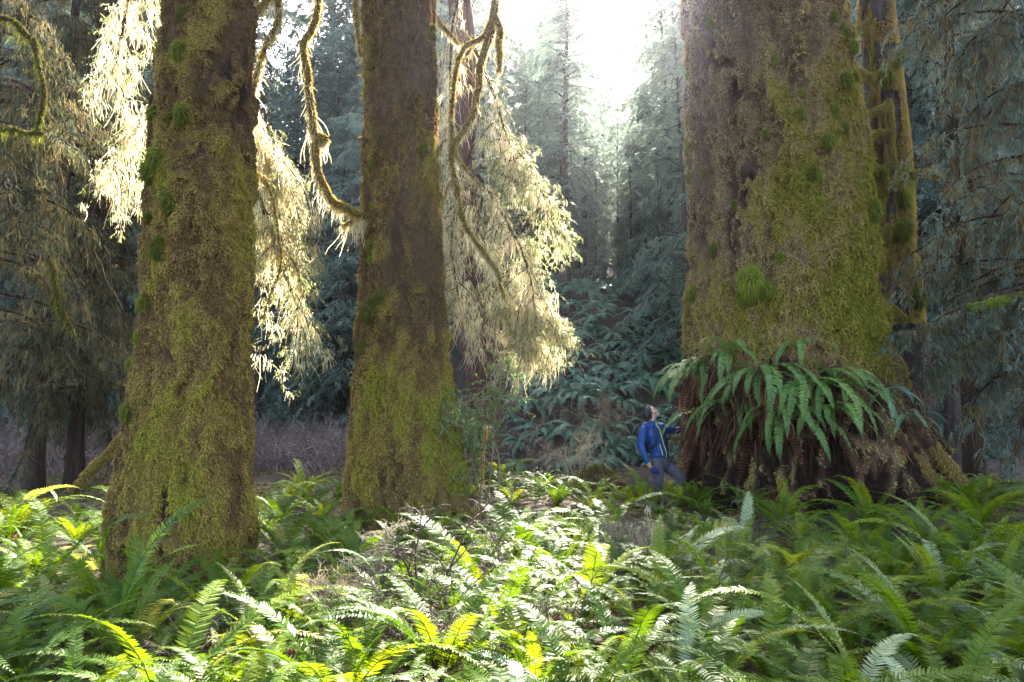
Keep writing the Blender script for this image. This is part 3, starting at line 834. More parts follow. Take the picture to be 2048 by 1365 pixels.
def curtain(root, heads, rng, reach=1.0, drop=1.6, nsec=40, flat=0.45, leaf='needle_lit', moss='moss_hang', nb=5, nstr=22, beardL=0.5, spr=18, sprL=0.32, sides_out=(0, 6.28), r=0.035, strw=0.0055, tintm=0.5, tw=1.0, name='branch', subL=0.07):
    """a drooping bough: limb polyline, hanging branchlets, needle sprays and moss beards"""
    bm_ = MB()
    pth = limb_to(bm_, heads, r, 0.25, 40, 7, 0.05, int(rng.integers(99)))
    p, t, i, s = sample(pth[None], int(nsec * 0.62), 0.2, 1.0, rng)
    az = rng.uniform(sides_out[0], sides_out[1], len(p))
    d = np.stack([np.cos(az), np.sin(az) * flat, rng.uniform(-0.5, 0.3, len(p))], -1) + t * 0.5
    nstr = int(nstr * 0.85); beardL *= 1.2; nsec = int(nsec * 0.7)
    nsp = 1
    sec = grow(p, d, drop * rng.uniform(0.35, 1.15, len(p)), 8, 0.55, 0.10, rng)
    tubes(bm_, sec, 0.010, 0.3, 4)
    p3, t3_, i3, s3 = sample(sec, 4, 0.15, 1.0, rng)
    sd = np.cross(t3_, rng.normal(size=t3_.shape))
    ter = grow(p3, sd + t3_ * 0.7, 0.38 * drop * rng.uniform(0.4, 1.2, len(p3)), 5, 0.35, 0.1, rng)
    tubes(bm_, ter, 0.005, 0.4, 3)
    o = rel(bm_.build(name, M['bark']), root)
    fo = MB()
    spray(fo, sec, max(int(spr * 0.33), 3), sprL, rng, 0.3, 0.012, 8, subL, 0.5, 0.3, 0.011)
    spray(fo, ter, max(spr // 6, 1), sprL * 0.7, rng, 0.3, 0.010, 7, subL, 0.5, 0.3, 0.010)
    f = fo.build('foliage', M[leaf]); f.parent = o
    ms = MB()
    q, _, _, _ = sample(sec, nb, 0.0, 0.95, rng)
    beards(ms, q, 0.10, beardL * rng.uniform(0.3, 1.3, len(q)), nstr, rng, strw, tintm)
    q, _, _, _ = sample(ter, max(nb // 2, 1), 0.0, 0.9, rng)
    beards(ms, q, 0.06, beardL * 0.5 * rng.uniform(0.3, 1.3, len(q)), nstr // 2, rng, strw, tintm)
    q, _, _, _ = sample(pth[None], nsec, 0.1, 1.0, rng)
    beards(ms, q, 0.10, beardL * 1.2 * rng.uniform(0.4, 1.3, len(q)), nstr, rng, strw, tintm)
    m = ms.build('hanging_moss', M[moss]); m.parent = o
    return o


rb = np.random.default_rng(77)
# narrowest trunk: boughs toward the picture edge
curtain(t1, [P(330, -120, 7.6), P(290, -60, 7.9), P(255, 10, 8.1), P(238, 110, 8.2), P(232, 200, 8.2)], rb, drop=0.75, nsec=26, nb=5, beardL=0.38, spr=8)
curtain(t1, [P(318, 190, 7.4), P(292, 232, 7.9), P(262, 280, 8.2), P(235, 330, 8.4), P(222, 360, 8.4)], rb, drop=0.75, nsec=24, nb=5, beardL=0.36, spr=10, leaf='needle_lit')
# narrowest trunk: the great lit curtain on its other side
curtain(t1, [P(490, 170, 7.6), P(515, 250, 8.2), P(540, 330, 8.6), P(560, 420, 8.8), P(585, 500, 8.8)], rb, drop=1.15, nsec=56, nb=5, beardL=0.5, spr=12)
curtain(t1, [P(495, 330, 7.8), P(530, 430, 8.4), P(560, 530, 8.7), P(590, 610, 8.8), P(612, 690, 8.8)], rb, drop=0.9, nsec=46, nb=4, beardL=0.38, spr=14)
curtain(t1, [P(490, 210, 8.0), P(520, 270, 8.8), P(555, 310, 9.2), P(590, 350, 9.4)], rb, drop=0.8, nsec=26, nb=4, beardL=0.4, spr=16)
mossy_limb(t1, [P(495, 40, 7.4), P(522, 18, 7.6), P(548, -12, 7.8), P(552, 50, 7.9), P(528, 110, 7.9), P(512, 165, 7.9), P(500, 230, 7.8)], 0.045, rb, hang=0.3)
mossy_limb(t1, [P(500, 345, 8.0), P(528, 365, 8.2), P(552, 430, 8.3), P(563, 520, 8.3), P(545, 585, 8.2), P(520, 640, 8.2)], 0.014, rb, hang=0.12, fuzz=300, dens=12)
# middle trunk: crooked limb joining from above on its shaded side, and two stubs
mossy_limb(t2, [P(735, 436, 10.0), P(700, 418, 9.8), P(668, 400, 9.7), P(642, 350, 9.6), P(634, 295, 9.6), P(654, 282, 9.6), P(630, 270, 9.6), P(622, 220, 9.6), P(611, 150, 9.6), P(612, 90, 9.7), P(630, 20, 9.8), P(640, -80, 9.9)], 0.062, rb, hang=0.42, dens=70, n=110, taper=0.75)
mossy_limb(t2, [P(728, 425, 10.0), P(705, 440, 9.9), P(690, 452, 9.8)], 0.04, rb, hang=0.5, dens=80)
mossy_limb(t2, [P(735, -60, 10.0), P(712, -10, 9.8), P(714, 50, 9.8), P(722, 112, 9.8)], 0.05, rb, hang=0.25, dens=60)

# draped spruce behind the middle trunk carrying the brightest curtain
xs_, ys_ = at(962, 14.0), 14.0
t4 = empty('moss_draped_spruce', (xs_, ys_, gz(xs_, ys_)), 'spruce behind the middle giant trunk, hung with the brightest sunlit curtain of moss', 'tree')
mb = MB()
zz = np.linspace(-0.3, 14, 50)
tp = np.stack([xs_ + 0.10 * np.sin(zz * 0.9) - 0.05 * zz, ys_ + 0 * zz, gz(xs_, ys_) + zz], -1)
tubes(mb, tp, 0.36, sides=18, prof=np.concatenate([[1.5, 1.25, 1.1], np.linspace(1, 0.4, 47)]))
V = mb.v[0]; V += (fbm(V * np.array([7, 7, 1.0]), 3, 61)[:, None] - 0.5) * np.array([0.25, 0.25, 0])
rel(mb.build('trunk', M['bark_red']), t4)
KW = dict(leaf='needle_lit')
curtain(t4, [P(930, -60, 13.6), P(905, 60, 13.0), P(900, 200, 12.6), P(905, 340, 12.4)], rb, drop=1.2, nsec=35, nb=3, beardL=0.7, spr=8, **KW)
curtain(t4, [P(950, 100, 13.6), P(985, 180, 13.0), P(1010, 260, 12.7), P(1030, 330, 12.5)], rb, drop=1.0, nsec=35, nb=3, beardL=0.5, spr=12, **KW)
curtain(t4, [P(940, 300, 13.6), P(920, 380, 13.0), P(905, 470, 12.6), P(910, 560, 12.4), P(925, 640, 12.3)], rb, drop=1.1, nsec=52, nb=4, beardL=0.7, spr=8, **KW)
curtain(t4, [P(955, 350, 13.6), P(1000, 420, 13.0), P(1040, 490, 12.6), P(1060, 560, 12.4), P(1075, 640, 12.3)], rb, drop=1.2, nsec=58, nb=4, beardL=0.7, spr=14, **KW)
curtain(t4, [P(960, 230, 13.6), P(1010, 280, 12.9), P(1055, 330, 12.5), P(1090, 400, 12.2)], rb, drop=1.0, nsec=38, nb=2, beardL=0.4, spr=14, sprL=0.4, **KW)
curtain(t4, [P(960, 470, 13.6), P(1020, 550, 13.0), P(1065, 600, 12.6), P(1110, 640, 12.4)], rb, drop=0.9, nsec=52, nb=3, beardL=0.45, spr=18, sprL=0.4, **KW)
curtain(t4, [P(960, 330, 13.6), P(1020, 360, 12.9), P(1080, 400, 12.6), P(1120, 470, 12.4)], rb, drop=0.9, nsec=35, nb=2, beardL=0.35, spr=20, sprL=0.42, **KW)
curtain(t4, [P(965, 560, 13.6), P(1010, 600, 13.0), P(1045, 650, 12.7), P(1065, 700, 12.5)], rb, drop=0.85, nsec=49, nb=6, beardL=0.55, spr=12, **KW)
mossy_limb(t4, [P(962, -120, 11.8), P(984, -30, 11.6), P(988, 40, 11.5), P(966, 110, 11.5), P(958, 190, 11.5), P(945, 235, 11.5), P(915, 285, 11.5), P(907, 330, 11.5), P(912, 385, 11.5), P(930, 450, 11.6), P(965, 495, 11.7), P(992, 545, 11.8), P(1008, 600, 11.9)], 0.075, rb, hang=0.3, n=120, taper=0.35, dens=40)
mossy_limb(t4, [P(988, 40, 11.5), P(960, 75, 11.5), P(930, 90, 11.5), P(912, 140, 11.5), P(902, 200, 11.5), P(903, 260, 11.5), P(908, 300, 11.5)], 0.045, rb, hang=0.22, n=70, taper=0.7, dens=40)
mossy_limb(t4, [P(988, 40, 11.5), P(1001, 70, 11.4), P(998, 110, 11.4), P(995, 150, 11.4)], 0.06, rb, hang=0.2, n=30, taper=0.7, dens=60, fuzz=1500)
mossy_limb(t4, [P(868, 30, 11.4), P(895, 62, 11.5), P(915, 85, 11.5)], 0.05, rb, hang=0.2, n=30)
mossy_limb(t4, [P(910, 310, 11.5), P(935, 345, 11.6), P(962, 385, 11.7)], 0.035, rb, hang=0.25, n=30)
mossy_limb(t4, [P(905, 365, 11.5), P(890, 400, 11.5), P(880, 440, 11.5)], 0.02, rb, hang=0.15, n=24)

# gnarled mossy maple beside the broadest trunk
xm, ym = at(1810, 16.5), 16.5
t5 = empty('mossy_maple', (xm, ym, gz(xm, ym)), 'gnarled maple with knobbly moss covered stems and stubby limbs beside the broadest trunk', 'tree')


def mossy_stem(root, pts, r, rng, n=90, taper=0.6, knobs=()):
    mb = MB()
    pth = smooth_path(pts, n); tubes(mb, pth, r, taper, 16)
    V = mb.v[0]; V += (fbm(V * 3.2, 3, int(rng.integers(90)))[:, None] - 0.5) * r * 0.5
    o = rel(mb.build('trunk', M['bark_grey']), root)
    ms = MB()
    N = int(5200 * np.linalg.norm(np.diff(pth, axis=0), axis=1).sum())
    p, t, _, s = sample(pth[None], N, 0, 1, rng)
    d = rng.normal(size=p.shape); d = norm(d - t * np.sum(d * t, -1, keepdims=True))
    keep = fbm(np.stack([p[:, 0] * 1.2 + d[:, 0] * .6, p[:, 1] + d[:, 1] * .6, p[:, 2] * 0.9], -1), 3, 5) + 0.12 * d[:, 0] > 0.47
    p, t, s, d = p[keep], t[keep], s[keep], d[keep]
    rr = r * (1 - (1 - taper) * s)
    g = grow(p + d * rr[:, None] * 0.98, d - UP * 0.4, 0.10 * rng.uniform(0.4, 1.5, len(p)), 2, 0.8, 0.15, rng)
    gr = np.clip(0.5 + (fbm(p * 1.5, 3, 8) - 0.5) * 1.6 + rng.normal(0, 0.1, len(p)), 0, 1)
    ribbon(ms, g, 0.018, [1, 1, 0.2], None, gr)
    m = ms.build('moss', M['moss_trunk']); tag(m, kind='stuff'); m.parent = o
    return pth


mossy_stem(t5, [P(1815, 640, 16.5), P(1808, 540, 16.5), P(1800, 440, 16.5), P(1795, 330, 16.5), P(1785, 220, 16.5), P(1775, 120, 16.5), P(1762, 0, 16.5), P(1755, -120, 16.5)], 0.32, rb, taper=0.7)
mossy_stem(t5, [P(1790, 640, 16.9), P(1770, 540, 16.9), P(1752, 440, 16.9), P(1745, 330, 16.9), P(1745, 200, 16.9), P(1738, 90, 16.9), P(1728, -60, 16.9)], 0.26, rb, taper=0.6)
for a in ([(1700, 140), (1730, 150), (1760, 175)], [(1705, 232), (1740, 228), (1775, 215)], [(1712, 275), (1750, 268), (1785, 262)], [(1738, 365), (1765, 368), (1795, 360)], [(1820, 350), (1850, 345), (1878, 352)],
          [(1800, 470), (1780, 455), (1775, 490)], [(1750, 600), (1785, 620), (1812, 640)], [(1745, 40), (1720, 60), (1700, 72)], [(1800, 385), (1805, 390), (1810, 402)], [(1785, 340), (1783, 280), (1775, 200)]):
    mossy_limb(t5, [P(x, y, 16.2) for x, y in a], 0.11, rb, hang=0.3, n=24, taper=0.75, fuzz=3000, dens=40, mat='moss_dark', green=0.75)
for x, y, rp in ((1803, 395, 17), (1808, 455, 20), (1835, 590, 22), (1752, 470, 20), (1760, 345, 18), (1795, 110, 18), (1770, 150, 20)):
    c = P(x, y, 16.15)
    rel(cushion('moss_clump', c, (0, -1, 0.2), PXW(rp, 16.2), None, rb, 500, 0.5), t5)

# low bough of the shaded hemlock reaching in over the slope
curtain_root = edge_hemlock
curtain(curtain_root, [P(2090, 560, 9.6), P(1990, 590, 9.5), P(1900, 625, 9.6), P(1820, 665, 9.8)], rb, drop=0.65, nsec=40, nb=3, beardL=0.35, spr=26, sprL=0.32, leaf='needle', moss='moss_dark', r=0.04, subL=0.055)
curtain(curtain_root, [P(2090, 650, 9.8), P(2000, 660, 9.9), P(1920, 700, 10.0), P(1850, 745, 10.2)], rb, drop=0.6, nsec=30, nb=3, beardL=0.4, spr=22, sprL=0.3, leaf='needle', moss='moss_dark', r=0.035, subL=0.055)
mossy_limb(curtain_root, [P(2080, 575, 9.4), P(2010, 600, 9.4), P(1975, 612, 9.4), P(1945, 618, 9.4)], 0.035, rb, hang=0.2, fuzz=2200, green=0.95, mat='moss_green')

# bare curving limbs of the draped spruce at the edge
t6 = edge_spruce
for pts, r in (([(-40, 35), (20, 40), (60, 75), (78, 130), (82, 200), (78, 255)], 0.05), ([(-40, 245), (10, 255), (50, 268), (80, 270)], 0.035), ([(98, 520), (108, 580), (120, 620), (142, 660)], 0.04)):
    mossy_limb(t6, [P(x, y, 9.3) for x, y in pts], r * 0.5, rb, hang=0.3, n=40, taper=0.5, fuzz=1100, dens=70, mat='moss_green', green=0.05, wob=0.10)

# ------------------------------------------------------------------ the giants' high crowns, unseen above the picture, added to shade the ferns
def shade_crown(tk, root, z0, z1, nb, L, seed):
    rng = np.random.default_rng(seed)
    z = rng.uniform(z0, z1, nb); az = rng.uniform(0, 6.283, nb)
    c = np.stack([np.interp(z, tk.zs, tk.xs), np.full(nb, tk.Yc), z], -1)
    br = grow(c, np.stack([np.cos(az), np.sin(az), rng.uniform(0.0, 0.35, nb)], -1), L * rng.uniform(0.6, 1.1, nb), 8, 0.22, 0.06, rng)
    bm_ = MB(); tubes(bm_, br, 0.07, 0.15, 5)
    rel(bm_.build('branch', M['bark']), root)
    cr = MB(); spray(cr, br, 46, 0.9, rng, 0.35, 0.06, 6, 0.22, 0.5, 0.2, 0.06)
    q, _, _, _ = sample(br, 5, 0.1, 0.9, rng); beards(cr, q, 0.2, 0.6, 8, rng, 0.02, 0.5, 2)
    rel(cr.build('crown', M['needle']), root)


shade_crown(T3, t3, 12.5, 31, 170, 6.8, 401)
shade_crown(T2, t2, 12.0, 25, 45, 3.4, 402)
shade_crown(T1, t1, 9.6, 24, 50, 3.2, 403)
# ================================================================== ferns
def frond_mb(mb, base, az, L, e0, bend, npair, rng, pl=0.088, sway=0.0, tint=0.5, tilt=0.0, seg=14, wide=0.76, tdroop=0.15, bpow=1.35, p0=0.10, mat=0):
    """one pinnate frond; base point, azimuth, starting elevation and total bend of the arching midrib"""
    s = np.linspace(0, 1, seg + 1)
    phi = e0 - bend * s ** bpow
    dx = np.cos(phi); dz = np.sin(phi)
    x = np.concatenate([[0], np.cumsum((dx[1:] + dx[:-1]) / 2)]) * L / seg
    z = np.concatenate([[0], np.cumsum((dz[1:] + dz[:-1]) / 2)]) * L / seg
    y = sway * L * s ** 2
    loc = np.stack([x, y, z], -1)
    ca, sa = math.cos(az), math.sin(az)
    R = np.array([[ca, -sa, 0], [sa, ca, 0], [0, 0, 1]])
    pth = loc @ R.T + base
    T = norm(np.gradient(pth, axis=0))
    S0 = R @ np.array([0, 1.0, 0])
    S = norm(S0 - T * (T @ S0)[:, None])
    Nn = np.cross(T, S)
    ct, st = math.cos(tilt), math.sin(tilt)
    S, Nn = S * ct + Nn * st, Nn * ct - S * st
    tubes(mb, pth, 0.0042 * L ** 0.5, 0.25, 3, tint * 0.6, mat)
    u = p0 + (1 - p0) * (np.arange(npair) + 0.5) / npair
    k = u * seg; i = np.minimum(k.astype(int), seg - 1); f = (k - i)[:, None]
    pos = pth[i] * (1 - f) + pth[i + 1] * f
    t_, s_, n_ = [norm(a[i] * (1 - f) + a[i + 1] * f) for a in (T, S, Nn)]
    v = (u - p0) / (1 - p0)
    prof = np.minimum(1, 0.62 + 1.6 * v) * np.clip(1 - v ** 2.6, 0.05, 1) ** 0.8
    ln = pl * L ** 0.6 * prof * rng.uniform(0.9, 1.08, npair)
    sp = L * (1 - p0) / npair
    for sg in (-1, 1):
        j = rng.normal(0, 0.07, (npair, 3))
        d = s_ * sg + t_ * (0.22 + 0.35 * v[:, None]) + n_ * 0.10 + j
        d = norm(d)
        a = pos
        b = pos + d * (ln * 0.5)[:, None]
        c = b + norm(d + t_ * 0.18 - n_ * tdroop - UP * 0.05) * (ln * 0.5)[:, None]
        w = np.minimum(sp * wide, 0.022) * np.clip(prof + 0.25, 0.2, 1)
        paths = np.stack([a, b, c], 1)
        ribbon(mb, paths, w, [0.85, 1.0, 0.12], t_ + n_ * rng.normal(0.12 * sg, 0.18, npair)[:, None], np.clip(tint + rng.normal(0, 0.05, npair), 0, 1), mat)


rf = np.random.default_rng(303)
FROND = {}


def frond_protos(key, mat, specs, npair, **k):
    out = []
    for q, (L, e0, b, sw, ti) in enumerate(specs):
        mb = MB()
        frond_mb(mb, np.zeros(3), 0.0, L, e0, b, npair, rf, sway=sw, tilt=ti, tint=rf.uniform(0.3, 0.7), **k)
        o = mb.build('frond', M[mat]); COL.objects.unlink(o); out.append(o)
    FROND[key] = out


SPEC = [(1.05, 1.15, 1.5, 0.05, 0.1), (0.95, 1.0, 1.25, -0.06, -0.15), (1.15, 1.25, 1.9, 0.04, 0.0), (0.85, 0.85, 1.1, 0.08, 0.25), (1.0, 0.75, 1.3, -0.05, 0.1), (1.1, 1.05, 1.75, 0.1, -0.2), (0.8, 1.3, 1.0, -0.04, 0.12), (1.2, 0.95, 1.45, 0.0, 0.05)]
frond_protos('fern', 'fern', SPEC, 54)
frond_protos('fern_pale', 'fern_pale', SPEC[:4], 48)
frond_protos('fern_yellow', 'fern_yellow', SPEC[:4], 48)
frond_protos('fern_dead', 'fern_dead', [(0.8, 0.5, 1.6, 0.1, 0.3), (0.7, 0.3, 1.3, -0.1, -0.3), (0.9, 0.6, 2.0, 0.05, 0.5)], 26, wide=0.6, tdroop=0.8)
frond_protos('hang', 'fern_blue', [(0.95, 0.75, 2.1, 0.05, 0.1), (1.1, 0.5, 1.95, -0.05, -0.1), (0.8, 0.95, 2.2, 0.06, 0.2), (1.0, 0.3, 1.7, 0.02, 0.0), (0.9, 0.9, 1.7, -0.08, -0.2)], 42, bpow=0.9)
frond_protos('hang_g', 'fern_trunk', [(0.95, 0.75, 2.1, 0.05, 0.1), (1.1, 0.5, 1.95, -0.05, -0.1), (0.8, 0.95, 2.2, 0.06, 0.2), (1.0, 0.3, 1.7, 0.02, 0.0)], 42, bpow=0.9)
frond_protos('hang_dead', 'fern_dead', [(1.1, 0.3, 2.0, 0.05, 0.3), (1.3, 0.1, 1.75, -0.05, -0.4), (0.9, 0.4, 2.0, 0.1, 0.6)], 26, wide=0.55, tdroop=0.9, bpow=0.6)


def fern(x, y, z, s, label, group, rng, nf=13, key='fern', arc=(0, 6.283), dead=3, name='sword_fern', deadkey='fern_dead', dz=0.0, extra=None):
    root = empty(name, (x, y, z), label, 'fern', group)
    a0 = rng.uniform(0, 6.28)
    for k in range(nf):
        u = (k + rng.uniform(-0.35, 0.35)) / nf
        az = arc[0] + (arc[1] - arc[0]) * u + (a0 if arc[1] - arc[0] > 6.2 else 0)
        src = FROND[key][rng.integers(len(FROND[key]))]
        if extra and rng.random() < extra[1]:
            src = FROND[extra[0]][rng.integers(len(FROND[extra[0]]))]
        c = src.copy(); COL.objects.link(c); c.parent = root
        sc_ = s * rng.uniform(0.68, 1.12)
        c.scale = (sc_, sc_ * rng.uniform(0.85, 1.15), sc_)
        c.rotation_euler = (rng.normal(0, 0.10), rng.normal(0, 0.16) + dz, az)
        c.location = (math.cos(az) * 0.03, math.sin(az) * 0.03, rng.uniform(-0.03, 0.05))
    for k in range(dead):
        src = FROND[deadkey][rng.integers(len(FROND[deadkey]))]
        az = rng.uniform(*arc)
        c = src.copy(); COL.objects.link(c); c.parent = root; c.name = 'dead_frond'
        sc_ = s * rng.uniform(0.6, 1.0); c.scale = (sc_,) * 3
        c.rotation_euler = (rng.normal(0, 0.15), rng.uniform(-0.1, 0.35), az); c.location = (0, 0, 0.02)
    return root


def merged_fern(name_mat, seed, nf, npair, specs, arc=(0, 6.283), dead=2, pl=0.09, **k):
    rng = np.random.default_rng(seed); mb = MB()
    a0 = rng.uniform(0, 6.28)
    for q in range(nf):
        L, e0, b, sw, ti = specs[rng.integers(len(specs))]
        az = a0 * (arc[1] - arc[0] > 6.2) + arc[0] + (arc[1] - arc[0]) * (q + rng.uniform(-.35, .35)) / nf
        frond_mb(mb, np.array([0, 0, rng.uniform(-.03, .05)]), az, L * rng.uniform(0.7, 1.1), e0 + rng.normal(0, .15), b, npair, rng, sway=sw, tilt=ti + rng.normal(0, .1), tint=rng.uniform(.25, .75), seg=9, pl=pl, **k)
    o = mb.build('live_fronds', M[name_mat]); COL.objects.unlink(o)
    mb = MB()
    for q in range(dead):
        L, e0, b = 0.8, rng.uniform(0.2, 0.6), 1.7
        frond_mb(mb, np.zeros(3), rng.uniform(*arc), L * rng.uniform(0.7, 1.1), e0, b, 16, rng, tint=rng.uniform(.2, .8), seg=7, wide=.6, tdroop=.8)
    d = mb.build('dead_fronds', M['fern_dead']); COL.objects.unlink(d)
    return [o, d]


mid_ferns = [merged_fern('fern', 500 + i, 15, 34, SPEC) for i in range(5)]
bank_ferns = [merged_fern('fern_blue', 520 + i, 13, 24, [(1.0, 0.9, 1.9, .05, .1), (1.1, 0.7, 1.7, -.05, -.1), (0.9, 1.1, 2.1, 0, .1)], arc=(-math.pi * 1.02, 0.02), dead=3, pl=0.13) for i in range(5)]


def put_fern(parts, x, y, z, rz, s, label, group, name='sword_fern', tilt=(0, 0)):
    root = empty(name, (x, y, z), label, 'fern', group); root.rotation_euler = (tilt[0], tilt[1], rz); root.scale = (s, s, s)
    for o in parts:
        c = o.copy(); COL.objects.link(c); c.parent = root
    return root


# ---- carpet of ferns across the foreground
def poisson(n, r, test, rng, xr, yr):
    out = []
    for _ in range(60000):
        x, y = rng.uniform(*xr), rng.uniform(*yr)
        if not test(x, y):
            continue
        rr = r(x, y)
        if all((x - a) ** 2 + (y - b) ** 2 > rr * rr for a, b in out):
            out.append((x, y))
            if len(out) >= n:
                break
    return out


def free(x, y):
    if abs(x) > 0.80 * y + 0.6:
        return False
    px = CX + x / y * FPX
    for tk, m in ((T1, 0.42), (T2, 0.45), (T3, 0.45)):
        if math.hypot(x - tk.xs[1], y - tk.Yc) < tk.rs[1] + m:
            return False
    if math.hypot(x - 2.45, y - 11.7) < 0.65:      # room for the person
        return False
    if y < 2.1:
        return False
    if 680 < px < 990 and 4.3 < y < 8.6 and (hash((round(x, 2), round(y, 2))) % 10) < 9:   # bramble hollow
        return False
    if 1010 < px < 1170 and y > 12.2:
        return False
    if px < 560 and y > 10.5:
        return False
    return True


spots = poisson(165, lambda x, y: 0.30 + 0.020 * y, free, rf, (-7, 7), (2.1, 6.8))
spots += poisson(112, lambda x, y: 0.34 + 0.03 * y, free, rf, (-11, 11), (6.9, 13.5))
ZONES = (
    ('near_shade', lambda px, py: px < 420 and py > 1060, 'glossy dark green sword fern in the shade at the foot of the narrowest giant trunk', 'ferns before the narrowest trunk'),
    ('lit', lambda px, py: px < 420, 'sunlit yellow green sword fern on the outer side of the narrowest giant trunk', 'ferns outside the narrowest trunk'),
    ('gap', lambda px, py: px < 740, 'sunlit sword fern filling the gap between the two narrower giant trunks', 'ferns between the narrower trunks'),
    ('mid', lambda px, py: px < 1060, 'sword fern near the tangled bare shrubs below the middle giant trunk', 'ferns near the bare shrubs'),
    ('wide', lambda px, py: px < 1480, 'bright green sword fern in the open floor below the person', 'ferns on the open floor below the person'),
    ('shade', lambda px, py: True, 'deep green sword fern in the shade before the broadest giant trunk', 'ferns before the broadest trunk'),
)


def to_px(x, y, z):
    d = np.array([x, y, z]) - CAM
    f = d[1] * math.cos(TH) + d[2] * math.sin(TH); u = -d[1] * math.sin(TH) + d[2] * math.cos(TH)
    return CX + FPX * d[0] / f, CY - FPX * u / f


for x, y in spots:
    z = gz(x, y)
    px, py = to_px(x, y, z + 0.4)
    zn = next(q for q in ZONES if q[1](px, py))
    s = rf.uniform(0.62, 1.04)
    if y < 3.2:
        s *= 0.85
    if 1150 < px < 1460 and y > 8.3:
        s *= 0.72
    if y < 7.6:
        fern(x, y, z, s, zn[2], zn[3], rf, nf=int(rf.integers(11, 17)), dead=int(rf.integers(2, 6)), extra=('fern_pale', 0.05) if px > 900 else ('fern_yellow', 0.06))
    else:
        put_fern(mid_ferns[rf.integers(5)], x, y, z, rf.uniform(0, 6.28), s, zn[2], zn[3])

# ---- single ferns that stand out in the photograph
def one_frond(px, py, Y, L, az, key, label, tiltx=0.0, e=0.0, name='sword_fern', i=0, n=1):
    """a plant of a few fronds standing out by itself; (px, py) is where its foot is"""
    b = P(px, py, Y)
    root = empty(name, tuple(b), label, 'fern')
    for k in range(n):
        c = FROND[key][(i + k) % len(FROND[key])].copy(); COL.objects.link(c); c.parent = root
        c.scale = (L * (1 - 0.12 * k),) * 3; c.rotation_euler = (tiltx, e + 0.12 * k, az + k * 0.7 * (-1) ** k)
    return root


one_frond(210, 1140, 5.9, 0.85, -0.3, 'fern', 'single arching fern frond lying across the dark foot of the narrowest giant trunk', 0.5, -0.2, i=2)
one_frond(240, 1255, 4.6, 1.05, 0.75, 'fern', 'tall fern with bright midribs below the narrowest giant trunk', 0.3, -0.45, i=0, n=3)
one_frond(1800, 1075, 7.6, 0.75, -0.10, 'fern_pale', 'lone pale yellow fern frond sticking out sideways under the broadest giant trunk', -0.9, 0.75, i=3)
one_frond(1370, 1290, 4.2, 0.6, 0.3, 'fern_pale', 'pale silvery fern with curled leaflets among darker ferns', 0.55, 0.2, i=0, n=2)
one_frond(1060, 1235, 5.0, 0.9, 0.6, 'fern', 'upright bright green fern frond rising beside the tangled bare shrubs', -0.5, -0.15, i=6, n=2)
one_frond(905, 960, 9.2, 0.55, 0.75, 'fern_yellow', 'small golden fern against the lit edge of the middle giant trunk', -0.6, -0.3, i=1, n=2)
one_frond(40, 1010, 6.6, 0.6, 0.1, 'fern_yellow', 'golden yellow fern lit from behind at the outer side of the narrowest giant trunk', -0.4, 0.2, i=1, n=2)
one_frond(560, 1240, 4.6, 0.75, 0.9, 'fern_yellow', 'yellowing fern frond among sunlit ferns between the two narrower giant trunks', -0.3, -0.1, i=0)
one_frond(1260, 1010, 10.3, 0.95, 0.35, 'fern_pale', 'silvery fern frond arching in front of the knees of the person', 0.4, 0.35, i=1)
one_frond(1700, 1345, 3.1, 0.8, 3.0, 'fern', 'long arching fern frond along the bottom edge before the broadest trunk', 0.2, 0.0, i=5, n=2)

for px, py, Y, sz in ((1290, 1005, 10.9, .8), (1345, 1010, 10.8, .78), (1390, 1010, 10.6, .75), (1250, 1000, 11.6, .6)):
    x = at(px, Y)
    fern(x, Y, gz(x, Y), sz, 'bright green sword fern close in front of the legs of the person', 'ferns round the legs of the person', rf, nf=14, dead=2)

# ---- ferns growing on the broad trunk, hanging over its foot
def trunk_fern(px, py, s, label, nf, dead, key, rng, group=None):
    lo = 0.15 if px < 1460 else 1.35
    z = P(px, py, T3.Yc - 1.6)[2]
    for _ in range(4):
        xc = np.interp(z, T3.zs, T3.xs); r = np.interp(z, T3.zs, T3.rs)
        x = P(px, py, T3.Yc - r * 0.85)[0]
        th = -math.acos(float(np.clip((x - xc) / r, -0.98, 0.98)))
        p = T3.surf(np.array([th]), np.array([z]))[0]
        z = P(px, py, p[1])[2]
    root = fern(p[0], p[1], p[2], s, label, group, rng, nf=nf, key=key, arc=(th - lo, th + 1.35), dead=0, dz=-0.06)
    mb = MB()
    m = 24 + dead * 7
    q0 = np.stack([rng.normal(0, 0.30, m) * -math.sin(th) * 1.0 + rng.uniform(.02, .22, m) * math.cos(th), rng.normal(0, 0.30, m) * math.cos(th) + rng.uniform(.02, .22, m) * math.sin(th), rng.uniform(-.45, .1, m)], -1)
    st_ = grow(q0, np.stack([np.full(m, math.cos(th) * .5), np.full(m, math.sin(th) * .5), -np.ones(m)], -1) + rng.normal(0, .25, (m, 3)), rng.uniform(.2, .95, m) * (0.4 + 0.03 * dead), 5, .25, .12, rng)
    ribbon(mb, st_, rng.uniform(.006, .03, m), [.6, 1, .8, .9, .5, .1], None, rng.random(m) ** 1.4)
    o_ = mb.build('dead_frond', M['fern_dead']); o_.parent = root; tag(o_, kind='stuff')
    for k in range(int(dead * 0.45)):
        src = FROND['hang_dead'][rng.integers(3)]
        c = src.copy(); COL.objects.link(c); c.parent = root; c.name = 'dead_frond'
        sc_ = s * rng.uniform(0.4, 1.0); c.scale = (sc_,) * 3
        c.rotation_euler = (rng.normal(0, 0.2), rng.uniform(0.1, 0.6), th + (rng.uniform(0.35, 1.3) if px < 1460 else rng.uniform(-lo, 1.3))); c.location = (rng.normal(0, 0.22) + .06, rng.normal(0, 0.1) - .08, rng.uniform(-0.35, 0.05))
    return root


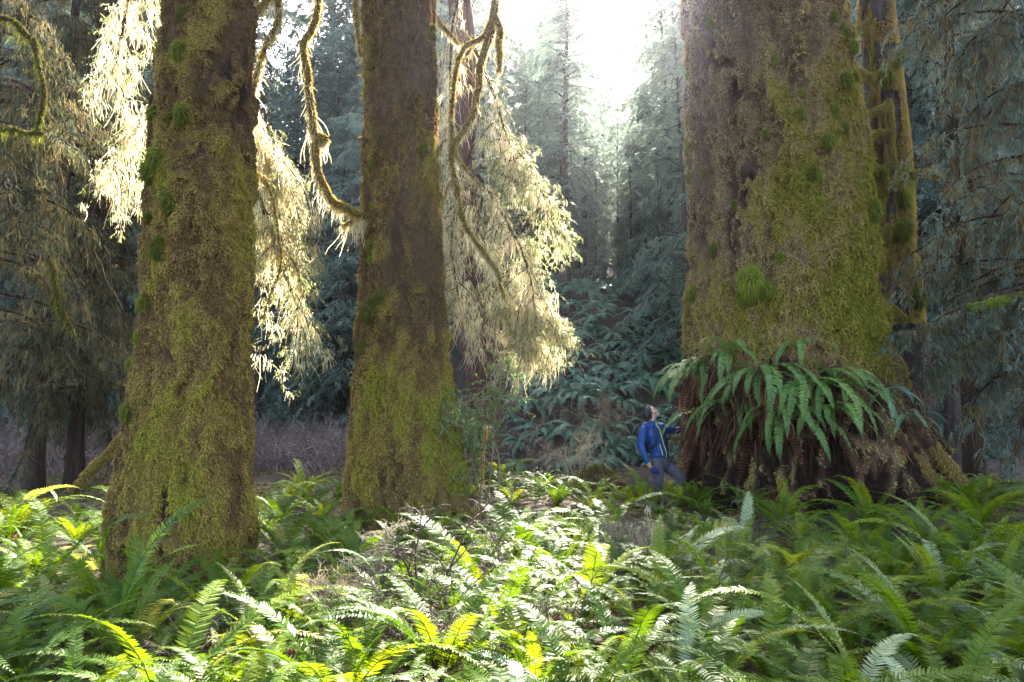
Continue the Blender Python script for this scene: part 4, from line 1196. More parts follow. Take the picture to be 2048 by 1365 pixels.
for px, py, s, nf, dead, key, lab in (
    (1448, 745, 0.85, 13, 10, 'hang_g', 'light green fern arching out from the trunk nearest above the reaching hand of the person'),
    (1480, 715, 0.85, 12, 9, 'hang_g', 'fern with long arching fronds on the broadest trunk, highest above the red brown dead fronds'),
    (1535, 750, 0.90, 14, 12, 'hang_g', 'thick fern hanging straight down the middle of the broadest trunk'),
    (1592, 690, 0.55, 5, 0, 'hang_g', 'small upright fern on bare moss above the other trunk ferns'),
    (1600, 775, 0.90, 13, 9, 'hang_g', 'bright green fern spreading over the dark hollow of the broadest trunk'),
    (1660, 770, 0.85, 12, 5, 'hang_g', 'green fern with broad drooping fronds above the mossy root of the broadest trunk'),
    (1745, 790, 0.58, 8, 2, 'hang', 'blue green fern tuft on the far shoulder of the broadest trunk'),
    (1800, 840, 0.5, 7, 1, 'hang', 'shaded fern low on the far shoulder of the broadest trunk'),
    (1500, 810, 0.85, 12, 14, 'hang_g', 'green fern hanging among dead red brown fronds low on the broadest trunk'),
    (1570, 820, 0.85, 12, 10, 'hang_g', 'fern with yellowing tips hanging lowest over the dark foot of the broadest trunk'),
    (1640, 830, 0.80, 11, 4, 'hang_g', 'green fern with narrow fronds hanging over the hollow beside the mossy root'),
    (1456, 830, 0.65, 4, 12, 'hang_g', 'mostly dead fern with rust red fronds right beside the hand of the person'),
):
    trunk_fern(px, py, s * 1.38, lab, int(nf * 1.0), dead, key, rf)

# ---- ferns clothing the bank
bsp = []
for _ in range(12000):
    px = rf.uniform(1020, 2100); d = rf.uniform(0.2, 9.5)
    Y = 19.0; 
    for _k in range(6):
        Y = float(bank_line(at(px, Y))) + d
    x = at(px, Y)
    if 1420 < px < 1740:
        continue
    if all((x - a) ** 2 + (Y - b) ** 2 > 0.43 ** 2 for a, b in bsp):
        bsp.append((x, Y))
    if len(bsp) >= 250:
        break
for x, Y in bsp:
    px = CX + x / Y * FPX
    lab, gr = ('blue green fern drooping down the steep bank beyond the person', 'ferns on the steep bank') if px < 1500 else ('dark blue green fern on the shaded slope beyond the mossy maple', 'ferns on the shaded slope')
    put_fern(bank_ferns[rf.integers(5)], x, Y, gz(x, Y) - 0.02, rf.normal(0, 0.35), rf.uniform(0.75, 1.25), lab, gr, name='bank_fern', tilt=(rf.normal(0.38, 0.12), 0))

# ferns and sprouts in the sunny clearing
for px, py, Y, s, lab in ((1060, 985, 13.4, 0.6, 'sunlit yellow green fern in the bright clearing behind the mossy hump'), (1010, 960, 12.6, 0.8, 'sunlit fern at the lit foot of the middle giant trunk'), (1130, 1000, 12.6, 0.6, 'low sunlit fern at the near edge of the bright clearing')):
    x = at(px, Y)
    fern(x, Y, gz(x, Y), s, lab, None, rf, nf=12, dead=2)
# ================================================================== shrubs, brambles, logs
rs = np.random.default_rng(909)


def twig_shrub(name, px, Y, H, label, seed, nst=7, spread=0.5, mat='bramble', lich=0, leaf=0, tint=0.5, r=0.009, levels=(9, 8, 5), cat='shrub', hang=0.0, group=None, lean=(0, 0)):
    rng = np.random.default_rng(seed)
    x = at(px, Y); z = gz(x, Y) - 0.03
    root = empty(name, (x, Y, z), label, cat, group)
    mb = MB()
    az = rng.uniform(0, 6.28, nst)
    st = grow(np.tile([x, Y, z], (nst, 1)) + rng.normal(0, 0.06, (nst, 3)) * [1, 1, 0], np.stack([np.cos(az) * spread + lean[0], np.sin(az) * spread + lean[1], np.ones(nst)], -1), H * rng.uniform(0.6, 1.1, nst), 9, 0.12 + hang, 0.13, rng)
    tubes(mb, st, r, 0.35, 5, tint)
    prev, L, rr = st, H * 0.5, r * 0.55
    tips = []
    for lv, per in enumerate(levels):
        p, t, i, s = sample(prev, per, 0.25, 1, rng)
        d = norm(rng.normal(size=p.shape)) + t * 0.8 + UP * (0.15 - hang)
        nx = grow(p, d, L * rng.uniform(0.3, 1.0, len(p)) * (1.2 - 0.6 * s), 5, 0.1 + hang, 0.18, rng)
        if lv == 0:
            tubes(mb, nx, rr, 0.35, 4, tint)
        else:
            ribbon(mb, nx, rr * 2.0, None, None, np.clip(tint + rng.normal(0, .15, len(nx)), 0, 1))
        prev = nx; L *= 0.5; rr *= 0.6; tips.append(nx)
    rel(mb.build('stems', M[mat]), root)
    if lich:
        ms = MB()
        q, _, _, _ = sample(tips[0], lich, 0.2, 1, rng)
        beards(ms, q, 0.04, 0.16 * rng.uniform(0.3, 1.4, len(q)), 8, rng, 0.005, 0.6)
        rel(ms.build('hanging_lichen', M['lichen']), root)
    if leaf:
        lf = MB()
        q, t, _, _ = sample(tips[-1], leaf, 0.2, 1, rng)
        d = rng.normal(size=q.shape) + t
        g = grow(q, d, rng.uniform(0.025, 0.05, len(q)), 2, 0.2, 0.05, rng)
        ribbon(lf, g, 0.028, [0.25, 1, 0.15], rng.normal(size=q.shape) * [1, 1, 0.3], rng.random(len(q)))
        rel(lf.build('leaves', M['leaf_small']), root)
    return root


twig_shrub('bare_shrub', 765, 6.0, 0.72, 'pale lichen crusted bare shrub catching the sun below the middle giant trunk', 1, 2, 0.10, 'lichen', 6, 0, 0.85, 0.014, (14, 6, 3))
twig_shrub('bare_shrub', 850, 5.3, 1.0, 'tangled brown bare shrub leaning over the hollow, its longest stem tipped with moss', 2, 5, 0.45, 'bramble', 0, 0, 0.3, 0.012, (10, 6, 3), lean=(0.3, 0))
twig_shrub('bare_shrub', 935, 5.8, 0.85, 'drooping tangle of fine grey brown twigs below the exposed root of the middle trunk', 3, 6, 0.7, 'bramble', 0, 0, 0.6, 0.008, (10, 6, 3), hang=0.2)
twig_shrub('bare_shrub', 800, 4.6, 0.72, 'dense brown thicket of twigs in the hollow nearest the camera', 4, 9, 0.8, 'bramble', 0, 0, 0.2, 0.007, (10, 6, 3), hang=0.12)
twig_shrub('bare_shrub', 900, 4.7, 0.7, 'brown thicket of fine twigs beside the long bright green fern fronds', 14, 8, 0.8, 'bramble', 0, 0, 0.35, 0.006, (10, 6, 3), hang=0.15)
twig_shrub('bare_shrub', 700, 5.4, 0.6, 'small pale twiggy shrub between the sunlit ferns and the lichen crusted shrub', 5, 4, 0.4, 'lichen', 5, 0, 0.6, 0.008, (10, 6, 3))
twig_shrub('bare_shrub', 1250, 6.2, 0.75, 'thin brown bare shrub standing among ferns below the person', 6, 5, 0.3, 'bramble', 7, 0, 0.5, 0.008, (11, 8, 5))
twig_shrub('huckleberry_bush', 985, 10.9, 2.05, 'slender huckleberry bush with small bright leaves beside the middle giant trunk', 7, 4, 0.10, 'lichen', 6, 6, 0.35, 0.018, (9, 7, 4))
twig_shrub('bare_shrub', 1150, 14.2, 1.35, 'thin pale bare shrub in the clearing before the ferny bank', 8, 6, 0.35, 'lichen', 3, 0, 0.6, 0.010, (8, 6, 4))
twig_shrub('bare_shrub', 1075, 14.8, 1.2, 'thin reddish bare shrub in the clearing beside the hanging moss', 9, 6, 0.4, 'bramble', 2, 0, 0.8, 0.009, (8, 6, 4))
twig_shrub('bare_shrub', 1190, 18.6, 1.7, 'round grey tangle of fine dead twigs on the face of the ferny bank', 10, 12, 0.7, 'lichen', 2, 0, 0.1, 0.010, (10, 8, 5), hang=0.2)

for k, (q, Yq, hq) in enumerate(((720, 5.0, .6), (1010, 5.6, .65), (1120, 4.6, .6), (1380, 5.2, .65), (1480, 7.2, .7), (640, 6.4, .7), (1180, 7.4, .7), (1620, 6.0, .6), (420, 4.4, .6))):
    twig_shrub('twiggy_shrub', q, Yq, hq, 'thin brown bare stems poking up among the foreground ferns', 40 + k, 4, 0.35, 'bramble', 0, 0, 0.45, 0.006, (9, 6, 3), group='bare stems among the foreground ferns')

# leafless bramble thicket beyond the trunks
n = 1500
px = np.where(RNG.random(n) < 0.5, RNG.uniform(-150, 300, n), RNG.uniform(480, 760, n))
Yb = RNG.uniform(15.5, 26, n)
x = (px - CX) / FPX * Yb
mb = MB()
az = RNG.uniform(0, 6.28, n)
st = grow(np.stack([x, Yb, ground_z(x, Yb)], -1), np.stack([np.cos(az) * 0.5, np.sin(az) * 0.5, np.ones(n)], -1), RNG.uniform(0.7, 1.7, n), 7, 0.28, 0.12)
tn = RNG.random(n)
ribbon(mb, st, 0.016, None, None, tn)
p, t, i, s = sample(st, 7, 0.2, 1)
nx = grow(p, norm(RNG.normal(size=p.shape)) + t * 0.8, RNG.uniform(0.2, 0.6, len(p)), 4, 0.15, 0.15)
ribbon(mb, nx, 0.011, None, None, tn[i])
p, t, i2, s = sample(nx, 3, 0.2, 1)
nx = grow(p, norm(RNG.normal(size=p.shape)) + t * 0.8, RNG.uniform(0.1, 0.3, len(p)), 3, 0.15, 0.15)
ribbon(mb, nx, 0.008, None, None, tn[i][i2])
o = mb.build('bramble_undergrowth', M['thicket']); tag(o, 'purplish brown leafless bramble thicket across the flat floor behind the trunks', 'undergrowth', kind='stuff')

# low leafy and mossy ground cover between the ferns
n = 9000
x = RNG.uniform(-11, 11, n); yb = RNG.uniform(1.8, 17, n)
keep = fbm(np.stack([x * .6, yb * .6, 0 * x], -1), 3, 77) > 0.5
x, yb = x[keep], yb[keep]
mb = MB()
for _ in range(5):
    p0 = np.stack([x + RNG.normal(0, .06, len(x)), yb + RNG.normal(0, .06, len(x)), ground_z(x, yb)], -1)
    g = grow(p0, RNG.normal(size=p0.shape) * [1, 1, .3] + UP * 0.9, RNG.uniform(.05, .16, len(x)), 2, .5, .1)
    ribbon(mb, g, RNG.uniform(.012, .03, len(x)), [.4, 1, .15], None, RNG.uniform(.0, 1, len(x)))
o = mb.build('ground_moss', M['moss_green']); tag(o, 'low moss and seedlings between the ferns on the forest floor', 'ground cover', kind='stuff')

# mossy hump (rotten stump) at the clearing
def mossy_lump(name, c, r, squash, label, cat, seed, nbl=6000):
    rng = np.random.default_rng(seed)
    root = empty(name, tuple(c), label, cat)
    mb = MB(); ball(mb, c, r, 16, 0.5, 0, 0.55, seed, squash)
    rel(mb.build('wood', M['bark_red']), root)
    V = mb.v[0]; ctr = np.asarray(c)
    i = rng.integers(0, len(V), nbl)
    p = V[i] + rng.normal(0, r * 0.05, (nbl, 3)); nr = norm(p - ctr)
    k = (nr[:, 2] + (fbm(p * 3, 3, seed) - .5) * 2) > 0.1
    p, nr = p[k], nr[k]
    g = grow(p, nr + UP * -0.3, rng.uniform(.03, .1, len(p)), 2, .8, .2, rng)
    ms = MB(); ribbon(ms, g, .011, [1, 1, .2], None, np.clip(.45 + rng.normal(0, .2, len(p)), 0, 1))
    m = rel(ms.build('moss', M['moss_green']), root); tag(m, kind='stuff')
    return root


c = P(1195, 968, 13.2)
mossy_lump('rotten_stump', c, 0.34, (1.3, 1.0, 0.75), 'low rotten stump capped with pale moss in front of the bank', 'stump', 3)

# snapped stick leaning in the clearing
root = empty('broken_stick', tuple(P(1080, 1000, 13.0)), 'broken bare stick leaning in the sunny clearing', 'stick')
mb = MB(); tubes(mb, smooth_path([P(1078, 1003, 13.0), P(1090, 972, 13.0), P(1099, 942, 13.0)], 12), 0.035, .7, 8); rel(mb.build('stick_stem', M['bark']), root)
root = empty('lichen_stem', tuple(P(958, 1040, 9.0)), 'slim broken stem wrapped in moss and lichen beside the foot of the middle giant trunk', 'stump')
mossy_limb(root, [P(955, 1050, 9.0), P(962, 985, 9.0), P(966, 920, 9.0), P(978, 850, 9.0)], 0.018, rs, name='stem', hang=.14, n=24, taper=.35, fuzz=260, dens=16, green=.2)

# leaning mossy root or log beside the narrowest trunk
root = empty('mossy_log', tuple(P(215, 905, 12.5)), 'slanting mossy log behind the narrowest giant trunk', 'log')
mossy_limb(root, [P(140, 985, 12.5), P(185, 940, 12.5), P(215, 910, 12.5), P(250, 870, 12.6), P(290, 830, 12.8)], 0.09, rs, name='wood', hang=.2, n=40, taper=.6, fuzz=2500, mat='moss_dark')
# exposed roots of the giants
for tk, root, defs in ((T2, t2, [[(872, 990), (885, 1040), (880, 1085)], [(905, 1000), (935, 1030), (965, 1050)], [(700, 1000), (688, 1040), (672, 1060)]]), (T3, t3, [[(1800, 890), (1860, 960), (1930, 1060), (1950, 1090)], [(1850, 890), (1910, 955), (1990, 1030), (2020, 1070)]])):
    for q in defs:
        Yr = tk.Yc - tk.rs[1] * 0.75
        mossy_limb(root, [P(a, b, Yr - 0.25 * k) for k, (a, b) in enumerate(q)], 0.12 if tk is T2 else 0.13, rs, name='root', hang=.2, n=40, taper=.3, fuzz=1800, dens=40, mat='moss_dark', green=.35, wob=.12)
# ================================================================== the person
def plain(name, c, rough=0.7, spec=0.3, bump=0.0, bs=60):
    m = solid_mat(name, tuple(v * 0.85 for v in c), c, 30, rough, bump, bscale=bs, spec=spec, bdist=0.01)
    return m


M['skin'] = plain('skin', (0.52, 0.30, 0.21), 0.5)
M['lip'] = plain('lip', (0.36, 0.12, 0.10), 0.5)
M['hair'] = solid_mat('black_hair', (0.006, 0.005, 0.006), (0.02, 0.016, 0.018), 20, 0.45, 0.5, (6, 6, 0.6), bscale=40)
M['jacket'] = solid_mat('blue_jacket', (0.004, 0.03, 0.11), (0.008, 0.048, 0.165), 9, 0.5, 0.7, bscale=16, bdist=0.03)
M['navy'] = plain('navy_fabric', (0.012, 0.02, 0.075), 0.8)
M['lime'] = plain('lime_zip', (0.42, 0.47, 0.14), 0.6)
M['trouser'] = solid_mat('grey_trousers', (0.045, 0.038, 0.046), (0.085, 0.072, 0.085), 10, 0.85, 0.6, bscale=22, bdist=0.02)
M['black'] = plain('black_nylon', (0.02, 0.02, 0.022), 0.6)
M['eye'] = plain('dark_eye', (0.01, 0.008, 0.007), 0.3)

LAT = norm(np.array([0.76, 0.65, 0.0])); FAC = np.array([0.65, -0.76, 0.0]); FAC = norm(FAC)


def loft(mb, C, rl, rf_, sides=20, lat=LAT, fac=FAC, power=2.3):
    C = np.asarray(C, float); n = len(C)
    a = np.linspace(0, 2 * math.pi, sides, endpoint=False)
    cx = np.sign(np.cos(a)) * np.abs(np.cos(a)) ** (2 / power); sy = np.sign(np.sin(a)) * np.abs(np.sin(a)) ** (2 / power)
    V = C[:, None, :] + np.asarray(rl)[:, None, None] * lat * cx[None, :, None] + np.asarray(rf_)[:, None, None] * fac * sy[None, :, None]
    b = mb.n
    mb.add(V.reshape(-1, 3), grid_faces(n, sides, True))
    for row, rev in ((0, True), (n - 1, False)):      # caps
        c = C[row]; ring = V[row]
        vv = np.vstack([ring, c[None]]); k = np.arange(sides)
        F = np.stack([k, (k + 1) % sides, np.full(sides, sides)], -1)
        mb.add(vv, F[:, ::-1] if rev else F)


def limb(mb, pts, radii, n=24, sides=14):
    p = smooth_path(pts, n); r = np.interp(np.linspace(0, 1, n), np.linspace(0, 1, len(radii)), radii)
    tubes(mb, p, 1.0, sides=sides, prof=r)
    ball(mb, p[0], r[0], 7); ball(mb, p[-1], r[-1], 7)


def fused(mb, name, mat, root, voxel, smooth_it=4):
    o = mb.build(name, mat, None)
    md = o.modifiers.new('fuse', 'REMESH'); md.mode = 'VOXEL'; md.voxel_size = voxel; md.use_smooth_shade = True
    sm = o.modifiers.new('smooth', 'SMOOTH'); sm.factor = 0.5; sm.iterations = smooth_it
    return rel(o, root)


D0 = 11.8
person = empty('person', tuple(P(1320, 1000, D0)), 'person in blue hooded jacket and grey trousers looking up, one hand on the trunk', 'person')
J = dict(neck=P(1304, 848, D0), chest=P(1307, 866, D0), belly=P(1314, 890, D0), waist=P(1319, 908, D0), hip=P(1321, 922, D0),
         rs=P(1287, 860, D0 - .12), re=P(1284, 895, D0 - .2), rw=P(1294, 923, D0 - .26), rh=P(1299, 933, D0 - .27),
         ls=P(1322, 855, D0 + .12), le=P(1351, 862, D0 + .24), lw=P(1367, 857, D0 + .36), lh=P(1380, 853, D0 + .46),
         rhip=P(1315, 925, D0 - .06), rk=P(1316, 962, D0 - .14), ra=P(1312, 997, D0 + .02), lhip=P(1327, 925, D0 + .06), lk=P(1362, 957, D0 - .02), la=P(1352, 990, D0 + .16))
# head frame: looks up toward the crown of the trunk
hf = norm(np.array([0.84, -0.36, 0.56])); hl = norm(np.cross(np.array([0, 0, 1.0]), hf)); hu = np.cross(hf, hl)
hc = P(1302, 825.5, D0)


def H(f, l, u):
    return hc + hf * f + hl * l + hu * u


body = MB()
n = 12
u = np.linspace(0, math.pi, 17); v = np.linspace(0, 2 * math.pi, 28, endpoint=False)
U, W = np.meshgrid(u, v, indexing='ij')
d = np.stack([np.sin(U) * np.cos(W), np.sin(U) * np.sin(W), np.cos(U)], -1)
low = np.clip(-d[..., 2], 0, 1)
f = d[..., 0] * (0.096 - 0.012 * low) + 0.012 * low; l = d[..., 1] * (0.074 - 0.026 * low); h = d[..., 2] * 0.115
body.add((hc + f[..., None] * hf + l[..., None] * hl + h[..., None] * hu).reshape(-1, 3), grid_faces(17, 28, True))
ball(body, H(0.098, 0, -0.018), 0.016, 6); ball(body, H(0.092, 0, 0.008), 0.012, 6); ball(body, H(0.086, 0, -0.088), 0.026, 7)   # nose, chin
ball(body, H(0.088, 0, -0.052), 0.02, 6)
for sg in (-1, 1):
    ball(body, H(0.068, sg * 0.036, -0.032), 0.03, 6); ball(body, H(0.078, sg * 0.032, 0.034), 0.018, 6); ball(body, H(-0.005, sg * 0.074, -0.01), 0.026, 6, squash=(1, .6, 1.2))
limb(body, [H(-0.02, 0, -0.08), J['neck'] + (0, 0, .02), J['chest']], [0.056, 0.058, 0.07])
loft(body, [J['hip'], J['waist'], J['belly'], J['chest'], J['neck'] - (0, 0, .02)], [.14, .13, .14, .15, .06], [.10, .09, .10, .10, .05])
limb(body, [J['rs'], J['re'], J['rw']], [.05, .04, .026]); limb(body, [J['ls'], J['le'], J['lw']], [.05, .04, .026])
limb(body, [J['rhip'], J['rk'], J['ra']], [.075, .052, .036]); limb(body, [J['lhip'], J['lk'], J['la']], [.075, .052, .036])


def hand(mb, w, tip, palm_n, spread, curl, thumb_side):
    """palm plate, four bent fingers of different lengths and a thumb off its side"""
    ax = norm(tip - w); sd = norm(np.cross(palm_n, ax)); pn = norm(np.cross(ax, sd))
    loft(mb, [w - ax * .01, w + ax * .03, w + ax * .075, w + ax * .09], [.026, .036, .042, .040], [.018, .017, .014, .011], 12, sd, pn)
    for k, ln in enumerate((.066, .076, .072, .056)):
        o = (k - 1.5) * .0205
        b = w + ax * .085 + sd * o * thumb_side * -1
        d1 = norm(ax + sd * o * spread * -thumb_side * 8 + pn * curl * .35)
        d2 = norm(d1 + pn * curl * .9); d3 = norm(d2 + pn * curl)
        limb(mb, [b, b + d1 * ln * .42, b + d1 * ln * .42 + d2 * ln * .33, b + d1 * ln * .42 + d2 * ln * .33 + d3 * ln * .25], [.0098, .0092, .0085, .0072], 8, 8)
    b = w + ax * .028 + sd * .034 * thumb_side
    d1 = norm(ax * .75 + sd * .8 * thumb_side + pn * .3)
    limb(mb, [b, b + d1 * .034, b + d1 * .034 + norm(d1 + ax * .5 + pn * curl * .5) * .03], [.0125, .011, .0085], 8, 8)


hand(body, J['rw'], J['rw'] + (J['rh'] - J['rw']) * 2 + np.array([.02, 0, -.05]), np.array([.75, .55, 0.1]), .1, .75, 1)
hand(body, J['lw'], J['lw'] + norm(J['lh'] - J['lw']) * .15, np.array([.6, .5, -0.55]), .6, .18, -1)
fused(body, 'body', M['skin'], person, 0.0055, 3)

jk = MB()
loft(jk, [J['waist'] + (0, 0, -.06), J['waist'] + (0, 0, -.03), J['waist'] + (0, 0, .04), J['belly'], J['belly'] + (J['chest'] - J['belly']) * .55, J['chest'], J['chest'] + (0, 0, .07), J['neck'] + (0, 0, -.03), J['neck'] + (0, 0, .05)],
     [.172, .182, .178, .178, .195, .20, .17, .10, .078], [.128, .14, .14, .142, .146, .138, .12, .092, .08], 26)
limb(jk, [J['rs'] + LAT * .02, J['rs'] * .5 + J['re'] * .5 - LAT * .012, J['re'] - FAC * .015, J['re'] * .5 + J['rw'] * .5, J['rw'] - (0, 0, .0)], [.082, .078, .068, .062, .048], 26)
limb(jk, [J['ls'] - LAT * .03, J['ls'] * .5 + J['le'] * .5, J['le'], J['le'] * .45 + J['lw'] * .55, J['lw']], [.085, .076, .064, .056, .044], 26)
ball(jk, J['neck'] - FAC * .10 - (0, 0, .03), .10, 10, squash=(1.15, 1.15, .62)); ball(jk, J['neck'] - FAC * .05 - LAT * .075 + (0, 0, -.012), .055, 8, squash=(1, 1, .7))
ball(jk, J['neck'] - FAC * .05 + LAT * .075 + (0, 0, -.012), .055, 8, squash=(1, 1, .7))
V = np.concatenate(jk.v); w = (fbm(V * np.array([14, 14, 26]), 3, 5) - .5) * .022
i0 = 0
for q in range(len(jk.v)):
    m_ = len(jk.v[q]); jk.v[q] = jk.v[q] + w[i0:i0 + m_, None] * np.array([.7, -.7, .4]); i0 += m_
jacket = fused(jk, 'jacket', M['jacket'], person, 0.011, 3)

# zips on the jacket front and pocket
cs = np.array([J['waist'] + (0, 0, -.05), J['waist'] + (0, 0, .04), J['belly'], J['belly'] * .45 + J['chest'] * .55, J['chest'], J['chest'] + (0, 0, .07), J['neck'] + (0, 0, -.03), J['neck'] + (0, 0, .035)])
rr = np.array([.136, .142, .144, .148, .142, .126, .096, .086])
zp = MB(); tubes(zp, smooth_path(cs + FAC * rr[:, None], 40), .0095, 1, 6)
z_ = zp.build('zip', M['lime']); z_.parent = jacket
pk = MB(); off = norm(FAC * .80 - LAT * .6)
tubes(pk, smooth_path([J['belly'] + off * .168 + (0, 0, .02), J['belly'] * .5 + J['waist'] * .5 + off * .170 + FAC * .006, J['waist'] + off * .168 + FAC * .012 + (0, 0, -.012)], 12), .010, 1, 6)
z_ = pk.build('pocket_zip', M['lime']); z_.parent = jacket
ch = MB(); a = J['chest'] + FAC * .138 + LAT * .06
tubes(ch, smooth_path([a, a + LAT * .025 + (0, 0, .004), a + LAT * .05 + (0, 0, .004) - FAC * .01], 8), .007, 1, 5)
z_ = ch.build('chest_zip', M['lime']); z_.parent = jacket
for wv, pv in ((J['rw'], J['re']), (J['lw'], J['le'])):
    cf = MB(); a = norm(wv - pv); tubes(cf, np.array([wv - a * .02, wv + a * .012, wv + a * .03]), .045, .9, 14)
    z_ = cf.build('cuff', M['jacket']); z_.parent = jacket

tr = MB()
loft(tr, [J['waist'] + (0, 0, -.10), J['waist'] + (0, 0, -.02), J['waist'] + (0, 0, .03)], [.165, .165, .15], [.128, .122, .11], 22)
ball(tr, J['hip'] - (0, 0, .04), .15, 10, squash=(1.1, .95, .9))
limb(tr, [J['rhip'], J['rhip'] * .5 + J['rk'] * .5, J['rk'], J['rk'] * .45 + J['ra'] * .55, J['ra'] + (0, 0, .02)], [.118, .105, .086, .08, .07], 26)
limb(tr, [J['lhip'], J['lhip'] * .5 + J['lk'] * .5, J['lk'], J['lk'] * .45 + J['la'] * .55, J['la'] + (0, 0, .02)], [.118, .108, .092, .084, .072], 26)
V = np.concatenate(tr.v); w = (fbm(V * 18, 3, 9) - .5) * .02; i0 = 0
for q in range(len(tr.v)):
    m_ = len(tr.v[q]); tr.v[q] = tr.v[q] + w[i0:i0 + m_, None] * np.array([.6, -.7, .2]); i0 += m_
fused(tr, 'trousers', M['trouser'], person, 0.012, 3)
for a in ('ra', 'la'):
    bt = MB(); p = J[a]
    limb(bt, [p + (0, 0, .06), p + (0, 0, .0), p + (0, 0, -.03)], [.058, .058, .05], 10); limb(bt, [p - FAC * .05 + (0, 0, -.05), p + FAC * .08 + (0, 0, -.05), p + FAC * .18 + (0, 0, -.058)], [.045, .052, .04], 12)
    fused(bt, 'boot', M['black'], person, 0.01, 2)

# hair: crown cap, side locks down to the jaw and nape
hr = MB()
v2 = (fbm(d * 4 + 3, 3, 4) - .5) * .012
k = (d[..., 0] < 0.45 + 0.5 * np.clip(d[..., 2], 0, 1)) & (d[..., 2] > -0.55)
g = np.where(k, 1.0, 0.82)
f = d[..., 0] * .106 * g - .014; l = d[..., 1] * .083 * g; h = d[..., 2] * .121 * g + .010
hr.add((hc + (f + v2)[..., None] * hf + l[..., None] * hl + h[..., None] * hu).reshape(-1, 3), grid_faces(17, 28, True))
for sg in (-1, 1):
    for q in range(4):
        limb(hr, [H(.01 - .022 * q, sg * .075, .05), H(-.008 - .024 * q, sg * .086, -.02), H(-.022 - .024 * q, sg * .078, -.085 - .004 * q)], [.02, .021, .011], 10, 9)
for q in range(5):
    limb(hr, [H(-.095, (q - 2) * .03, .04), H(-.108, (q - 2) * .03, -.04), H(-.092, (q - 2) * .027, -.095)], [.024, .024, .012], 10, 9)
fused(hr, 'hair', M['hair'], person, 0.006, 2)
for q in range(6):
    pass
fc = MB()
for sg in (-1, 1):
    ball(fc, H(.0865, sg * .031, .012), .0095, 6, squash=(1, 1, .7))
rel(fc.build('eyes', M['eye']), person)
fc = MB()
for sg in (-1, 1):
    tubes(fc, smooth_path([H(.090, sg * .016, .036), H(.091, sg * .032, .042), H(.080, sg * .048, .036)], 8), .0042, .6, 5)
rel(fc.build('eyebrows', M['hair']), person)
fc = MB(); tubes(fc, smooth_path([H(.090, -.024, -.050), H(.106, -.010, -.056), H(.107, .010, -.056), H(.090, .024, -.050)], 12), .006, 1, 6)
rel(fc.build('mouth', M['lip']), person)

# backpack
bp = empty('backpack', tuple(J['chest'] - FAC * .24), 'slim black backpack on the back of the person in the blue jacket', 'backpack')
mb = MB(); loft(mb, [J['waist'] - FAC * .22 + (0, 0, .0), J['waist'] - FAC * .235 + (0, 0, .05), J['belly'] - FAC * .245, J['chest'] - FAC * .235 + (0, 0, -.02), J['chest'] - FAC * .215 + (0, 0, .07)], [.11, .135, .14, .135, .10], [.06, .085, .09, .085, .05], 20, power=3.2)
fused(mb, 'pack_body', M['black'], bp, .012, 3)
for sg in (-1, 1):
    S = [J['chest'] + LAT * sg * .13 - FAC * .14 + (0, 0, .03), J['chest'] + LAT * sg * .115 - FAC * .02 + (0, 0, .105), J['chest'] + LAT * sg * .118 + FAC * .10 + (0, 0, .045), J['chest'] * .5 + J['belly'] * .5 + LAT * sg * .142 + FAC * .132, J['belly'] + LAT * sg * .165 + FAC * .085, J['belly'] + LAT * sg * .185 - FAC * .02 + (0, 0, -.05)]
    sb = MB(); pth = smooth_path(S, 30); ribbon(sb, pth[None], .05, np.ones(30), LAT[None])
    tubes(sb, pth, .017, 1, 8)
    rel(sb.build('shoulder_strap', M['black']), bp)
# the dark folded cloth in the lowered hand
c = J['rw'] + (J['rh'] - J['rw']) * 1.3 + np.array([.055, -.01, -.045])
cl = MB(); ball(cl, c, .058, 12, .5, 0, .45, 3, (1.15, .55, .95)); ball(cl, c + (.05, .0, -.02), .045, 10, .5, 0, .4, 5, (1, .5, 1.0))
o = cl.build('folded_cloth', M['navy']); tag(o, 'small dark navy bundle held in the lowered hand of the person', 'bundle')
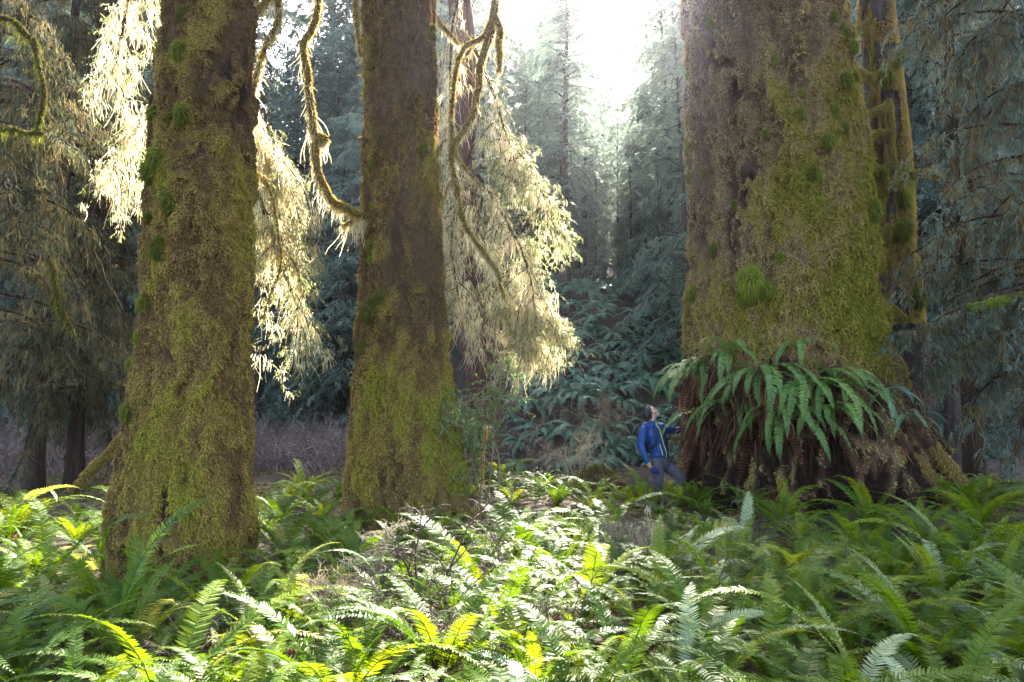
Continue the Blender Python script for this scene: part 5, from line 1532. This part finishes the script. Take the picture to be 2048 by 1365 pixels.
# ================================================================== air, light, camera
SUN_EL, SUN_AZ = math.radians(41), math.radians(13.0)
HAZE = 0.00062
SUN_STR, SKY_STR, EXPO = 4.2, 0.122, 3.75
sd = np.array([math.sin(SUN_AZ) * math.cos(SUN_EL), math.cos(SUN_AZ) * math.cos(SUN_EL), math.sin(SUN_EL)])
if HAZE:
    mb = MB()
    x0, x1, y0, y1, z0, z1 = -75, 75, -14, 128, -4, 80
    V = np.array([[x, y, z] for x in (x0, x1) for y in (y0, y1) for z in (z0, z1)], float)
    F = np.array([[0, 1, 3, 2], [4, 6, 7, 5], [0, 4, 5, 1], [2, 3, 7, 6], [0, 2, 6, 4], [1, 5, 7, 3]])
    mb.add(V, F)
    m = bpy.data.materials.new('morning_haze'); m.use_nodes = True
    nt = m.node_tree; nt.nodes.clear()
    o_ = nt.nodes.new('ShaderNodeOutputMaterial'); v_ = nt.nodes.new('ShaderNodeVolumePrincipled')
    v_.inputs['Color'].default_value = (0.84, 0.84, 1.0, 1); v_.inputs['Density'].default_value = HAZE; v_.inputs['Anisotropy'].default_value = 0.9
    nt.links.new(v_.outputs[0], o_.inputs['Volume'])
    hz = mb.build('haze', m, None, False); tag(hz, 'pale morning haze filling the forest', 'haze', kind='stuff')
w = bpy.data.worlds.new('World'); sc.world = w; w.use_nodes = True
nt = w.node_tree; bg = nt.nodes['Background']
sk = nt.nodes.new('ShaderNodeTexSky'); sk.sky_type = 'NISHITA'; sk.sun_disc = False
sk.sun_elevation = SUN_EL; sk.sun_rotation = SUN_AZ
sk.air_density = 0.8; sk.dust_density = 4.0; sk.ozone_density = 0.4
nt.links.new(sk.outputs[0], bg.inputs['Color']); bg.inputs['Strength'].default_value = SKY_STR
ld = bpy.data.lights.new('sun', 'SUN'); ld.energy = SUN_STR; ld.angle = math.radians(0.5); ld.color = (1.0, 0.93, 0.80)
lo = bpy.data.objects.new('sun', ld); COL.objects.link(lo)
lo.rotation_euler = Vector(sd).to_track_quat('Z', 'Y').to_euler(); lo.location = (0, 60, 60)

cd = bpy.data.cameras.new('camera'); cd.sensor_width = 36; cd.lens = 24.0; cd.clip_end = 3000; cd.clip_start = 0.05
co = bpy.data.objects.new('camera', cd); COL.objects.link(co)
co.location = tuple(CAM); co.rotation_euler = (math.pi / 2 + TH, 0, 0)
sc.camera = co
sc.view_settings.view_transform = 'Standard'; sc.view_settings.look = 'None'; sc.view_settings.exposure = EXPO; sc.view_settings.gamma = 1; sc.view_settings.use_curve_mapping = False
sc.render.engine = 'CYCLES'
cy = sc.cycles
cy.max_bounces = 6; cy.diffuse_bounces = 3; cy.glossy_bounces = 2; cy.transmission_bounces = 4; cy.volume_bounces = 1; cy.transparent_max_bounces = 4
cy.use_adaptive_sampling = False
cy.use_denoising = True
try:
    cy.denoiser = 'OPENIMAGEDENOISE'; cy.denoising_input_passes = 'RGB_ALBEDO_NORMAL'; cy.denoising_prefilter = 'NONE'
except Exception:
    pass
cy.sample_clamp_indirect = 8
